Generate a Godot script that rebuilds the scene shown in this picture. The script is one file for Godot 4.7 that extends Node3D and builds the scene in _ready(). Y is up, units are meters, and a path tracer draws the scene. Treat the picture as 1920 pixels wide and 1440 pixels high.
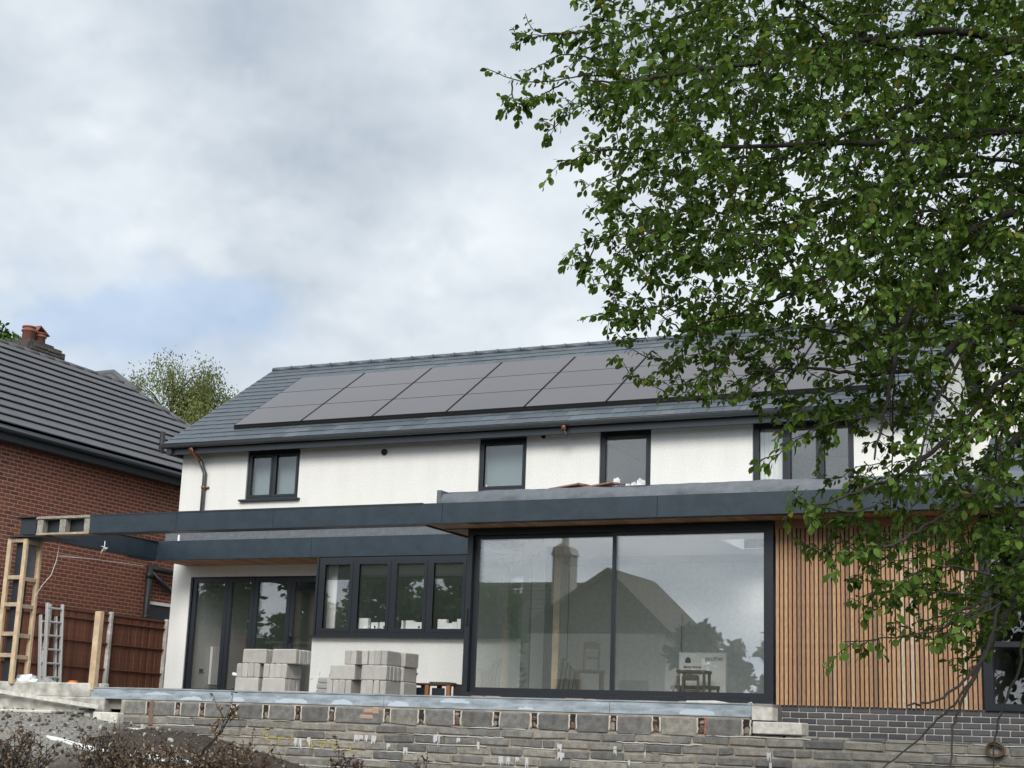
extends Node3D

# ---------------------------------------------------------------- helpers
var rng := RandomNumberGenerator.new()
var used := {}
var boxes := {}
var noise_cache := {}
var M := {}

func _ready() -> void:
	rng.seed = 4711
	setup_view()
	make_materials()
	build_ground()
	build_neighbour_house()
	build_house_shell()
	build_house_roof()
	build_upper_windows()
	build_extension()
	build_glazing()
	build_rooms()
	build_terrace()
	build_retaining_wall()
	build_steps()
	build_fences()
	build_timber_column()
	build_block_stacks()
	build_loose_things()
	build_other_houses()
	build_far_trees()
	build_near_tree()
	build_dead_plants()

func lin(r: float, g: float, b: float) -> Color:
	return Color(r, g, b).linear_to_srgb()

func numbered(called: String, parent: Node) -> String:
	var key := "%d/%s" % [parent.get_instance_id(), called]
	var n: int = used.get(key, 0)
	used[key] = n + 1
	return called if n == 0 else "%s_%03d" % [called, n]

func thing(called: String, label: String, category: String, at := Vector3.ZERO, turn := 0.0, group := "") -> Node3D:
	var o := Node3D.new()
	o.name = numbered(called, self)
	add_child(o, true)
	o.position = at
	o.rotation.y = turn
	tag(o, label, category, group)
	return o

func tag(o: Node, label: String, category: String, group := "") -> void:
	o.set_meta("label", label)
	o.set_meta("category", category)
	if group != "":
		o.set_meta("group", group)

func place(called: String, mesh: Mesh, m: Material, parent: Node3D, at := Vector3.ZERO, basis_ := Basis.IDENTITY) -> MeshInstance3D:
	var o := MeshInstance3D.new()
	o.name = numbered(called, parent)
	o.mesh = mesh
	o.material_override = m
	o.transform = Transform3D(basis_, at)
	parent.add_child(o, true)
	return o

func struct(o: Node) -> void:
	o.set_meta("kind", "structure")

func stuff(called: String, mesh: Mesh, m: Material, parent: Node3D, where: Array, colors: Array = []) -> MultiMeshInstance3D:
	var mm := MultiMesh.new()
	mm.transform_format = MultiMesh.TRANSFORM_3D
	mm.use_colors = colors.size() > 0
	mm.mesh = mesh
	mm.instance_count = where.size()
	for i in where.size():
		mm.set_instance_transform(i, where[i])
		if colors.size() > 0:
			mm.set_instance_color(i, colors[i])
	var o := MultiMeshInstance3D.new()
	o.name = numbered(called, parent)
	o.multimesh = mm
	o.material_override = m
	o.set_meta("kind", "stuff")
	parent.add_child(o, true)
	return o

func begin(smooth := false) -> SurfaceTool:
	var s := SurfaceTool.new()
	s.begin(Mesh.PRIMITIVE_TRIANGLES)
	s.set_smooth_group(0 if smooth else -1)
	return s

func done(s: SurfaceTool) -> ArrayMesh:
	s.generate_normals()
	return s.commit()

func quad(s: SurfaceTool, a: Vector3, b: Vector3, c: Vector3, d: Vector3) -> void:   # clockwise from the front
	for v in [a, b, c, a, c, d]:
		s.add_vertex(v)

func tri_out(s: SurfaceTool, a: Vector3, b: Vector3, c: Vector3, centre: Vector3) -> void:
	var n := (a - c).cross(a - b)
	if n.dot((a + b + c) / 3.0 - centre) < 0.0:
		s.add_vertex(a); s.add_vertex(c); s.add_vertex(b)
	else:
		s.add_vertex(a); s.add_vertex(b); s.add_vertex(c)

func quad_out(s: SurfaceTool, a: Vector3, b: Vector3, c: Vector3, d: Vector3, centre: Vector3) -> void:
	tri_out(s, a, b, c, centre)
	tri_out(s, a, c, d, centre)

func box(s: SurfaceTool, x0: float, x1: float, y0: float, y1: float, z0: float, z1: float) -> void:
	obox(s, Vector3((x0 + x1) / 2, (y0 + y1) / 2, (z0 + z1) / 2), Basis.IDENTITY, Vector3(absf(x1 - x0), absf(y1 - y0), absf(z1 - z0)))

func obox(s: SurfaceTool, at: Vector3, b: Basis, size: Vector3) -> void:
	var h := size / 2.0
	var ax := [b.x.normalized() * h.x, b.y.normalized() * h.y, b.z.normalized() * h.z]
	for i in 3:
		var n: Vector3 = ax[i]
		var u: Vector3 = ax[(i + 1) % 3]
		var v: Vector3 = ax[(i + 2) % 3]
		quad(s, at + n - u - v, at + n - u + v, at + n + u + v, at + n + u - v)
		quad(s, at - n - u - v, at - n + u - v, at - n + u + v, at - n - u + v)

# a stick from a to b with a rectangular section; up tells which way its height points
func stick(s: SurfaceTool, a: Vector3, b: Vector3, w: float, h: float, up := Vector3.UP) -> void:
	var z := (b - a).normalized()
	var x := up.cross(z)
	if x.length() < 0.01:
		x = Vector3.RIGHT.cross(z)
	x = x.normalized()
	var y := z.cross(x)
	obox(s, (a + b) / 2, Basis(x, y, z), Vector3(w, h, a.distance_to(b)))

# a box with chamfered edges (44 triangles), its corners shifted a little by a seed
func cbox(size: Vector3, ch: float, wobble := 0.0, seed_ := 0) -> ArrayMesh:
	var key := "%.4v %.4f %.4f %d" % [size, ch, wobble, seed_]
	if boxes.has(key):
		return boxes[key]
	var r := RandomNumberGenerator.new()
	r.seed = 77 + seed_
	var h := size / 2.0
	var p := {}
	for sx in [-1, 1]:
		for sy in [-1, 1]:
			for sz in [-1, 1]:
				var g := Vector3(sx, sy, sz)
				var j := Vector3(r.randf_range(-1, 1), r.randf_range(-1, 1), r.randf_range(-1, 1)) * wobble
				var c := ch * (1.0 + (r.randf() * 1.2 if wobble > 0.0 else 0.0))
				for i in 3:
					var q := Vector3.ZERO
					for k in 3:
						q[k] = g[k] * (h[k] if k == i else h[k] - c)
					p["%d%d%d%d" % [sx, sy, sz, i]] = q + j
	var f := func(g: Vector3, i: int) -> Vector3: return p["%d%d%d%d" % [int(g.x), int(g.y), int(g.z), i]]
	var s := begin()
	for i in 3:
		var u := (i + 1) % 3
		var v := (i + 2) % 3
		for a in [-1, 1]:
			var g := [Vector3.ZERO, Vector3.ZERO, Vector3.ZERO, Vector3.ZERO]
			var k := 0
			for d in [[-1, -1], [-1, 1], [1, 1], [1, -1]]:
				g[k][i] = a; g[k][u] = d[0]; g[k][v] = d[1]
				k += 1
			quad_out(s, f.call(g[0], i), f.call(g[1], i), f.call(g[2], i), f.call(g[3], i), Vector3.ZERO)
			for b in [-1, 1]:
				var e0 := Vector3.ZERO
				var e1 := Vector3.ZERO
				e0[i] = -1; e1[i] = 1
				e0[u] = a; e1[u] = a; e0[v] = b; e1[v] = b
				quad_out(s, f.call(e0, u), f.call(e1, u), f.call(e1, v), f.call(e0, v), Vector3.ZERO)
	for sx in [-1, 1]:
		for sy in [-1, 1]:
			for sz in [-1, 1]:
				var g := Vector3(sx, sy, sz)
				tri_out(s, f.call(g, 0), f.call(g, 1), f.call(g, 2), Vector3.ZERO)
	boxes[key] = done(s)
	return boxes[key]

func tube(s: SurfaceTool, pts: Array, r0: float, r1: float, sides := 6, cap := true) -> void:
	var n := pts.size()
	var side := Vector3.ZERO
	var prev: Array = []
	for i in n:
		var d: Vector3 = (pts[mini(i + 1, n - 1)] - pts[maxi(i - 1, 0)]).normalized()
		if side == Vector3.ZERO:
			side = d.cross(Vector3.UP if absf(d.y) < 0.9 else Vector3.RIGHT).normalized()
		side = (side - d * side.dot(d)).normalized()
		var other := d.cross(side)
		var r := lerpf(r0, r1, float(i) / (n - 1))
		var ring: Array = []
		for k in sides:
			var a := TAU * k / sides
			ring.append(pts[i] + (side * cos(a) + other * sin(a)) * r)
		if i > 0:
			for k in sides:
				quad(s, prev[k], ring[k], ring[(k + 1) % sides], prev[(k + 1) % sides])
		elif cap:
			for k in range(1, sides - 1):
				s.add_vertex(ring[0]); s.add_vertex(ring[k]); s.add_vertex(ring[k + 1])
		prev = ring
	if cap:
		for k in range(1, sides - 1):
			s.add_vertex(prev[0]); s.add_vertex(prev[k + 1]); s.add_vertex(prev[k])

# turned shape: profile of Vector2(radius, height)
func lathe(s: SurfaceTool, at: Vector3, prof: Array, sides := 16) -> void:
	for i in range(1, prof.size()):
		for k in sides:
			var a := TAU * k / sides
			var b := TAU * (k + 1) / sides
			var p0: Vector2 = prof[i - 1]
			var p1: Vector2 = prof[i]
			var c0 := at + Vector3(cos(a) * p0.x, p0.y, sin(a) * p0.x)
			var c1 := at + Vector3(cos(a) * p1.x, p1.y, sin(a) * p1.x)
			var d1 := at + Vector3(cos(b) * p1.x, p1.y, sin(b) * p1.x)
			var d0 := at + Vector3(cos(b) * p0.x, p0.y, sin(b) * p0.x)
			if p0.x > 1e-5:
				s.add_vertex(c0); s.add_vertex(d0); s.add_vertex(c1)
			if p1.x > 1e-5:
				s.add_vertex(d0); s.add_vertex(d1); s.add_vertex(c1)

# a polygon in x,y pushed from z0 (back) to z1 (front)
func slab(s: SurfaceTool, poly: Array, z0: float, z1: float, along_x := false) -> void:
	var flat := PackedVector2Array(poly)
	if Geometry2D.is_polygon_clockwise(flat):
		flat.reverse()
	var at := func(p: Vector2, z: float) -> Vector3: return Vector3(z, p.y, -p.x) if along_x else Vector3(p.x, p.y, z)
	var ids := Geometry2D.triangulate_polygon(flat)
	for i in range(0, ids.size(), 3):
		var a := flat[ids[i]]
		var b := flat[ids[i + 1]]
		var c := flat[ids[i + 2]]
		if (b - a).cross(c - a) < 0.0:
			var t := b; b = c; c = t
		s.add_vertex(at.call(a, z1)); s.add_vertex(at.call(c, z1)); s.add_vertex(at.call(b, z1))
		s.add_vertex(at.call(a, z0)); s.add_vertex(at.call(b, z0)); s.add_vertex(at.call(c, z0))
	for i in flat.size():
		var a := flat[i]
		var b := flat[(i + 1) % flat.size()]
		quad(s, at.call(a, z0), at.call(a, z1), at.call(b, z1), at.call(b, z0))

# a wall in the x,y plane with rectangular openings [x0, x1, y0, y1]
func holed(s: SurfaceTool, x0: float, x1: float, y0: float, y1: float, z0: float, z1: float, holes: Array) -> void:
	var xs := [x0, x1]
	var ys := [y0, y1]
	for h in holes:
		xs.append_array([clampf(h[0], x0, x1), clampf(h[1], x0, x1)])
		ys.append_array([clampf(h[2], y0, y1), clampf(h[3], y0, y1)])
	xs.sort()
	ys.sort()
	for i in xs.size() - 1:
		if xs[i + 1] - xs[i] < 1e-4:
			continue
		var from := -1.0
		var open := false
		for j in ys.size() - 1:
			if ys[j + 1] - ys[j] < 1e-4:
				continue
			var cx: float = (xs[i] + xs[i + 1]) / 2
			var cy: float = (ys[j] + ys[j + 1]) / 2
			var solid := true
			for h in holes:
				if cx > h[0] and cx < h[1] and cy > h[2] and cy < h[3]:
					solid = false
			if solid and not open:
				from = ys[j]
				open = true
			if not solid and open:
				box(s, xs[i], xs[i + 1], from, ys[j], z0, z1)
				open = false
		if open:
			box(s, xs[i], xs[i + 1], from, y1, z0, z1)

# ---------------------------------------------------------------- materials
func noise_tex(seed_: int, freq: float, lo: float, hi: float, octaves := 5, kind := FastNoiseLite.TYPE_SIMPLEX_SMOOTH, size := 512, bumpy := 0.0) -> NoiseTexture2D:
	var key := "%d %f %f %f %d %d %d %f" % [seed_, freq, lo, hi, octaves, kind, size, bumpy]
	if noise_cache.has(key):
		return noise_cache[key]
	var n := FastNoiseLite.new()
	n.seed = seed_
	n.noise_type = kind
	n.frequency = freq
	n.fractal_octaves = octaves
	n.fractal_gain = 0.55
	var t := NoiseTexture2D.new()
	t.width = size
	t.height = size
	t.seamless = true
	t.noise = n
	if bumpy > 0.0:
		t.as_normal_map = true
		t.bump_strength = bumpy
	else:
		var g := Gradient.new()
		g.set_color(0, Color(lo, lo, lo))
		g.set_color(1, Color(hi, hi, hi))
		t.color_ramp = g
	noise_cache[key] = t
	return t

func tint_tex(seed_: int, freq: float, lo: Color, hi: Color) -> NoiseTexture2D:
	var t: NoiseTexture2D = noise_tex(seed_, freq, lo.r, hi.r, 5, FastNoiseLite.TYPE_SIMPLEX_SMOOTH, 512, 0.0)
	t.color_ramp.set_color(0, lo)
	t.color_ramp.set_color(1, hi)
	return t

func mat(c: Color, rough: float, tex: Texture2D = null, scale_ := Vector3.ONE, metal := 0.0, normal: Texture2D = null, depth := 0.5) -> StandardMaterial3D:
	var m := StandardMaterial3D.new()
	m.albedo_color = c
	m.roughness = rough
	m.metallic = metal
	if tex or normal:
		m.uv1_triplanar = true
		m.uv1_world_triplanar = true
		m.uv1_scale = scale_
		m.albedo_texture = tex
	if normal:
		m.normal_enabled = true
		m.normal_texture = normal
		m.normal_scale = depth
	return m

func over(m: StandardMaterial3D, tex: Texture2D, scale_: Vector3) -> StandardMaterial3D:
	m.detail_enabled = true
	m.detail_albedo = tex
	m.detail_blend_mode = BaseMaterial3D.BLEND_MODE_MUL
	m.detail_uv_layer = BaseMaterial3D.DETAIL_UV_2
	m.uv2_triplanar = true
	m.uv2_world_triplanar = true
	m.uv2_scale = scale_
	return m

func make_materials() -> void:
	var grit := noise_tex(1, 0.06, 0.72, 1.0)
	var fine := noise_tex(2, 0.03, 0.9, 1.0)
	var blot := noise_tex(3, 0.008, 0.78, 1.0, 4)
	var soft := noise_tex(4, 0.006, 0.93, 1.0, 3)
	var strong := noise_tex(5, 0.02, 0.5, 1.0)
	var rough_n := noise_tex(6, 0.09, 0, 1, 4, FastNoiseLite.TYPE_SIMPLEX_SMOOTH, 512, 6.0)
	var soft_n := noise_tex(7, 0.02, 0, 1, 4, FastNoiseLite.TYPE_SIMPLEX_SMOOTH, 512, 3.0)
	var warm := tint_tex(16, 0.016, Color(0.74, 0.715, 0.68), Color(1, 1, 1))
	var grain := noise_tex(8, 0.02, 0.62, 1.0, 4)
	var V := func(a: float) -> Vector3: return Vector3(a, a, a)
	M.render = over(mat(lin(0.83, 0.81, 0.765), 0.92, fine, V.call(2.2), 0.0, rough_n, 0.10), noise_tex(22, 0.010, 0.97, 1.0, 5), Vector3(0.6, 0.22, 0.6))
	M.render_shade = M.render
	M.anthracite = mat(lin(0.020, 0.026, 0.033), 0.42, fine, V.call(0.7))
	M.frame = mat(lin(0.014, 0.018, 0.023), 0.38, fine, V.call(0.9))
	M.fascia = mat(lin(0.023, 0.038, 0.052), 0.42, noise_tex(12, 0.014, 0.80, 1.0, 4), V.call(0.45), 0.0, soft_n, 0.12)
	M.black = mat(lin(0.012, 0.012, 0.013), 0.6)
	M.gutter = mat(lin(0.055, 0.062, 0.066), 0.35, fine, V.call(0.8))
	M.membrane = over(mat(lin(0.15, 0.163, 0.185), 0.5, fine, V.call(1.1), 0.0, soft_n, 0.5), noise_tex(11, 0.015, 0.85, 1.0, 4), Vector3(0.6, 1.5, 0.6))
	M.copper = mat(lin(0.42, 0.19, 0.11), 0.45, strong, V.call(4.0), 0.7)
	M.steel = over(mat(lin(0.50, 0.57, 0.62), 0.55, fine, V.call(2.0), 0.1), noise_tex(9, 0.012, 0.7, 1.0, 3, FastNoiseLite.TYPE_CELLULAR), Vector3(0.5, 2.0, 0.5))
	M.steel_pale = mat(lin(0.53, 0.60, 0.655), 0.6, fine, V.call(3.0), 0.1)
	M.aluminium = mat(lin(0.62, 0.62, 0.61), 0.5, grit, V.call(2.0), 0.2)
	M.mortar = over(mat(lin(0.66, 0.615, 0.54), 0.95, grit, V.call(5.0), 0.0, rough_n, 0.8), tint_tex(19, 0.012, Color(0.72, 0.66, 0.58), Color(1, 1, 1)), V.call(0.7))
	M.mortar_red = mat(lin(0.52, 0.35, 0.265), 0.95, grit, V.call(5.0))
	M.mortar_pale = mat(lin(0.70, 0.67, 0.60), 0.95, grit, V.call(5.0))
	M.cream = over(mat(lin(0.84, 0.79, 0.70), 0.9, fine, V.call(4.0), 0.0, rough_n, 0.4), noise_tex(13, 0.016, 0.78, 1.0, 4), V.call(0.9))
	M.concrete = over(mat(lin(0.76, 0.73, 0.65), 0.95, fine, V.call(5.0), 0.0, rough_n, 0.5), noise_tex(14, 0.012, 0.62, 1.0, 4), V.call(0.55))
	M.soil = over(mat(lin(0.075, 0.058, 0.045), 1.0, strong, V.call(2.2), 0.0, rough_n, 1.5), blot, V.call(0.4))
	M.dust = over(mat(lin(0.42, 0.40, 0.36), 1.0, grit, V.call(1.5), 0.0, rough_n, 1.0), blot, V.call(0.35))
	M.pine = over(mat(lin(0.84, 0.62, 0.39), 0.75, noise_tex(8, 0.02, 0.78, 1.0, 4), Vector3(9, 1.0, 9)), blot, V.call(0.8))
	M.pine_x = over(mat(lin(0.78, 0.60, 0.40), 0.8, grain, Vector3(1.0, 9, 9)), blot, V.call(0.8))
	M.pine_grey = over(mat(lin(0.66, 0.61, 0.52), 0.85, strong, Vector3(7, 1.5, 7)), blot, V.call(1.4))
	M.oak = mat(lin(0.10, 0.045, 0.025), 0.6, grain, Vector3(5, 5, 5))
	M.white = mat(lin(0.78, 0.78, 0.76), 0.6)
	M.plaster = mat(lin(0.80, 0.80, 0.78), 0.95, fine, V.call(0.8))
	M.plaster_green = mat(lin(0.50, 0.54, 0.49), 0.9, fine, V.call(0.8))
	M.inside_floor = mat(lin(0.50, 0.48, 0.44), 0.9, grit, V.call(0.8))
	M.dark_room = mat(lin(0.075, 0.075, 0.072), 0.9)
	M.blind = mat(lin(0.17, 0.22, 0.235), 0.9)
	M.panel_cells = tones([[0.064, 0.046, 0.042], [0.071, 0.052, 0.047], [0.058, 0.043, 0.041], [0.066, 0.050, 0.048]], 0.28, fine, V.call(3.0))
	for m in M.panel_cells:
		over(m, soft, V.call(0.2))
		m.clearcoat_enabled = true
		m.clearcoat = 0.75
		m.clearcoat_roughness = 0.10
	M.orange = mat(lin(0.75, 0.20, 0.03), 0.5)
	M.cable = mat(lin(0.62, 0.60, 0.57), 0.6)
	M.terracotta = mat(lin(0.42, 0.17, 0.12), 0.85, strong, V.call(3.0))
	M.old_brick = over(mat(lin(0.20, 0.17, 0.14), 0.95, strong, V.call(4.0), 0.0, rough_n, 1.2), blot, V.call(1.5))
	M.spray_yellow = mat(lin(0.52, 0.43, 0.17), 0.8, noise_tex(15, 0.05, 0.6, 1.0), V.call(3.0))
	M.lime = mat(lin(0.68, 0.67, 0.66), 0.9, grit, V.call(3.0))
	M.glass = StandardMaterial3D.new()
	M.glass.albedo_color = Color(0.75, 0.82, 0.80, 0.0)
	M.glass.transparency = BaseMaterial3D.TRANSPARENCY_ALPHA
	M.glass.roughness = 0.0
	M.glass.metallic_specular = 0.5
	M.veiled_glass = M.glass.duplicate()
	M.veiled_glass.albedo_color = Color(0.78, 0.86, 0.80, 0.008)  # faint pale haze put into the colour to lift the dark panes
	# families of pieces: a few tones of each
	M.bricks_red = tones([[0.25, 0.074, 0.042], [0.215, 0.064, 0.039], [0.30, 0.092, 0.050], [0.16, 0.052, 0.036], [0.235, 0.08, 0.05]], 0.9, grit, V.call(4.0), rough_n, 0.6)
	M.bricks_grey = tones([[0.11, 0.105, 0.113], [0.135, 0.128, 0.134], [0.09, 0.087, 0.096], [0.15, 0.138, 0.136], [0.12, 0.108, 0.11]], 0.75, grit, V.call(4.0), rough_n, 0.5)
	M.blocks = tones([[0.40, 0.39, 0.365], [0.33, 0.326, 0.315], [0.47, 0.447, 0.40], [0.26, 0.259, 0.254], [0.52, 0.495, 0.44]], 0.95, grit, V.call(1.6), rough_n, 1.0)
	for m in M.blocks:
		over(m, warm, V.call(0.9))
	M.stack = tones([[0.64, 0.605, 0.56], [0.69, 0.655, 0.605], [0.57, 0.545, 0.51], [0.61, 0.57, 0.52]], 0.95, noise_tex(21, 0.11, 0.82, 1.0), V.call(3.5), rough_n, 1.6)
	for m in M.stack:
		over(m, soft, V.call(2.0))
	M.flat_blocks = tones([[0.44, 0.435, 0.42], [0.48, 0.47, 0.45]], 0.95, grit, V.call(3.5), rough_n, 0.9)
	M.slates = tones([[0.105, 0.123, 0.142], [0.122, 0.14, 0.158], [0.09, 0.107, 0.125], [0.148, 0.165, 0.18], [0.112, 0.132, 0.15]], 0.45, grit, V.call(2.0), rough_n, 0.3)
	M.tiles = tones([[0.128, 0.126, 0.134], [0.138, 0.136, 0.143], [0.118, 0.117, 0.126]], 0.6, grit, V.call(2.0), rough_n, 0.4)
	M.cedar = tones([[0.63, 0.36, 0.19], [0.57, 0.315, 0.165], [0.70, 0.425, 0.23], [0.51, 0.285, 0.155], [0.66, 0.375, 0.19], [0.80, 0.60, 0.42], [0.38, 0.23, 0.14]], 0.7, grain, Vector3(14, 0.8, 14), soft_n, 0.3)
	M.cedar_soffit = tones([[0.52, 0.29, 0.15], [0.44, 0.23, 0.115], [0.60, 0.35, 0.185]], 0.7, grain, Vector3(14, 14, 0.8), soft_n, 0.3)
	M.fence = tones([[0.26, 0.098, 0.055], [0.23, 0.085, 0.048], [0.30, 0.115, 0.063], [0.20, 0.075, 0.044]], 0.85, grain, Vector3(12, 0.9, 12), soft_n, 0.4)
	M.pocket = tones([[0.36, 0.235, 0.175], [0.27, 0.175, 0.13], [0.50, 0.41, 0.33]], 0.95, strong, V.call(4.0), rough_n, 1.0)
	M.ground = mat(Color.WHITE, 1.0, strong, V.call(1.3), 0.0, rough_n, 1.5)
	M.ground.vertex_color_use_as_albedo = true
	M.lump = mat(Color.WHITE, 1.0, grit, V.call(3.0))
	M.lump.vertex_color_use_as_albedo = true
	M.leaves = leaf_mat(0.9)
	M.bark = over(mat(lin(0.085, 0.07, 0.055), 0.95, strong, Vector3(8, 8, 8), 0.0, rough_n, 1.0), blot, V.call(2.0))
	M.dry_leaf = leaf_mat(0.25)
	M.far_leaf = leaf_mat(0.45)

func tones(list: Array, rough: float, tex: Texture2D, scale_: Vector3, normal: Texture2D = null, depth := 0.5) -> Array:
	var out: Array = []
	for c in list:
		out.append(mat(lin(c[0], c[1], c[2]), rough, tex, scale_, 0.0, normal, depth))
	return out

func leaf_mat(through: float) -> StandardMaterial3D:
	var m := StandardMaterial3D.new()
	m.albedo_color = Color.WHITE
	m.vertex_color_use_as_albedo = true
	m.roughness = 0.6
	m.metallic_specular = 0.12
	m.cull_mode = BaseMaterial3D.CULL_DISABLED
	m.backlight_enabled = true
	m.backlight = lin(through, through, through * 0.6)
	return m

func pick(list: Array) -> Variant:
	return list[rng.randi() % list.size()]

# ---------------------------------------------------------------- camera, sky, sun
func setup_view() -> void:
	var cam := Camera3D.new()
	cam.name = "camera"
	cam.fov = 28.135
	cam.near = 0.1
	cam.far = 500.0
	cam.transform = Transform3D(Basis(Vector3(0.90362, 0.036728, -0.426754), Vector3(0.063788, 0.973668, 0.218864), Vector3(0.423555, -0.224992, 0.877485)).orthonormalized(), Vector3(0, -0.495, 18.002))
	add_child(cam)
	var sun := DirectionalLight3D.new()
	sun.name = "sun"
	sun.light_color = Color(1.0, 0.985, 0.955)
	sun.light_energy = 0.46
	sun.light_angular_distance = 26.0
	sun.shadow_enabled = true
	sun.sky_mode = DirectionalLight3D.SKY_MODE_LIGHT_ONLY
	add_child(sun)
	sun.look_at_from_position(Vector3.ZERO, Vector3(-0.22, -0.54, -0.81), Vector3.UP)
	var env := Environment.new()
	env.background_mode = Environment.BG_SKY
	env.tonemap_mode = Environment.TONE_MAPPER_LINEAR
	env.tonemap_exposure = 1.95
	env.sdfgi_enabled = true
	env.ssao_enabled = true
	env.ssil_enabled = true
	var sky := Sky.new()
	var pan := PanoramaSkyMaterial.new()
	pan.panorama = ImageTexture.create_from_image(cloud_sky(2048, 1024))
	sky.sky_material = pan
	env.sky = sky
	var we := WorldEnvironment.new()
	we.name = "sky"
	we.environment = env
	add_child(we)

func cloud_sky(w: int, h: int) -> Image:
	var n1 := FastNoiseLite.new()
	n1.seed = 31
	n1.noise_type = FastNoiseLite.TYPE_SIMPLEX_SMOOTH
	n1.frequency = 0.55
	n1.fractal_octaves = 6
	n1.fractal_gain = 0.57
	n1.domain_warp_enabled = true
	n1.domain_warp_amplitude = 0.5
	n1.domain_warp_frequency = 0.6
	var n2 := FastNoiseLite.new()
	n2.seed = 90
	n2.noise_type = FastNoiseLite.TYPE_SIMPLEX_SMOOTH
	n2.frequency = 0.35
	n2.fractal_octaves = 3
	# banks of cloud: direction, how wide (cosine fall), brighter or darker, and gaps where blue shows
	var banks := [
		[Vector3(-0.473, 0.406, -0.782), 0.055, 0.13], [Vector3(-0.635, 0.382, -0.672), 0.05, 0.20], [Vector3(-0.615, 0.313, -0.724), 0.06, 0.16],
		[Vector3(-0.551, 0.356, -0.755), 0.05, 0.12], [Vector3(-0.431, 0.340, -0.836), 0.05, 0.10], [Vector3(-0.475, 0.302, -0.826), 0.05, 0.16],
		[Vector3(-0.515, 0.257, -0.818), 0.06, 0.20], [Vector3(-0.366, 0.267, -0.891), 0.14, 0.30], [Vector3(-0.385, 0.444, -0.809), 0.06, 0.22],
		[Vector3(-0.560, 0.395, -0.728), 0.07, -0.18], [Vector3(-0.545, 0.318, -0.775), 0.055, -0.20], [Vector3(-0.505, 0.350, -0.785), 0.08, -0.16], [Vector3(-0.590, 0.338, -0.733), 0.04, -0.10],
		[Vector3(-0.47, 0.375, -0.80), 0.05, -0.12],
	]
	var gaps := [[Vector3(-0.676, 0.235, -0.698), 0.05, 0.42], [Vector3(-0.633, 0.222, -0.741), 0.05, 0.5], [Vector3(-0.645, 0.256, -0.719), 0.05, 0.2], [Vector3(-0.578, 0.272, -0.769), 0.045, 0.16], [Vector3(-0.598, 0.238, -0.765), 0.05, 0.2]]
	for b in banks + gaps:
		b[0] = (b[0] as Vector3).normalized()
	var data := PackedFloat32Array()
	data.resize(w * h * 3)
	var view := Vector3(-0.52, 0.33, -0.79).normalized()
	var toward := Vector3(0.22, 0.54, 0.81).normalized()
	for j in h:
		var el := PI / 2 - (j + 0.5) / h * PI
		var y := sin(el)
		var c := cos(el)
		for i in w:
			var a := (i + 0.5) / w * TAU
			var o := (j * w + i) * 3
			if y < -0.08:
				data[o] = 0.09; data[o + 1] = 0.085; data[o + 2] = 0.07
				continue
			var d := Vector3(sin(a) * c, y, -cos(a) * c)
			var p := Vector3(d.x, 0.0, d.z) / (maxf(y, 0.0) + 0.32) * 3.2 + Vector3(0, y * 2.0, 0)
			var t := n1.get_noise_3dv(p) * 0.5
			var blue := clampf((n2.get_noise_3dv(p * 0.8 + Vector3(7, 0, 3)) - 0.30) * 1.5, 0.0, 0.5)
			var f := 0.57 + t * 1.2 + n1.get_noise_3dv(p * 2.6 + Vector3(5, 2, 8)) * 0.34
			if d.dot(view) > 0.84:
				blue = 0.0
				var wig := n1.get_noise_3dv(p * 2.3 + Vector3(3, 9, 1)) * 0.035
				for b in banks:
					var q: float = (1.0 - d.dot(b[0]) + wig * 0.05)
					f += b[2] * exp(-q / (b[1] * b[1] * 0.5))
				for b in gaps:
					var q: float = (1.0 - d.dot(b[0]) + wig * 0.08)
					blue += b[2] * exp(-q / (b[1] * b[1] * 0.5))
				blue = clampf(blue * (0.52 - t * 3.0), 0.0, 0.42)
			f = clampf(f, 0.1, 1.0)
			var cl := Vector3(0.205, 0.245, 0.295).lerp(Vector3(0.455, 0.485, 0.51), f)
			cl = cl.lerp(Vector3(0.215, 0.32, 0.485), blue)
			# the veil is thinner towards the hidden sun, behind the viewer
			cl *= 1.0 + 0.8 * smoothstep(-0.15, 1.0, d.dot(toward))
			data[o] = cl.x; data[o + 1] = cl.y; data[o + 2] = cl.z
	return Image.create_from_data(w, h, false, Image.FORMAT_RGBF, data.to_byte_array())

# ---------------------------------------------------------------- ground
func ground_height(x: float, z: float) -> float:
	if z < 0.42:
		return -0.75 if z > -3.4 and x > -16.8 and x < 1.5 else -0.12
	var g := lerpf(-1.08, -2.05, clampf((z - 0.5) / 13.0, 0.0, 1.0))
	# the heap of dug soil that falls away to the right along the wall
	var along := clampf((-10.2 - x) / 3.2, 0.0, 1.0)
	var across := clampf(1.0 - (z - 0.5) / 3.6, 0.0, 1.0)
	g += 0.50 * smoothstep(0.0, 1.0, along) * smoothstep(0.0, 1.0, across)
	g += 0.22 * smoothstep(-13.2, -15.5, x) * clampf(1.0 - (z - 0.5) / 6.0, 0.0, 1.0)
	# the rough rise in front on which the dead shrub stands
	g += 0.72 * exp(-(pow(x + 6.6, 2) / 3.2 + pow(z - 10.0, 2) / 2.6))
	g += (sin(x * 7.1 + z * 3.3) * 0.012 + sin(x * 2.3 - z * 5.7) * 0.02) * clampf(z - 0.5, 0.0, 1.0)
	return g

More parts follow.
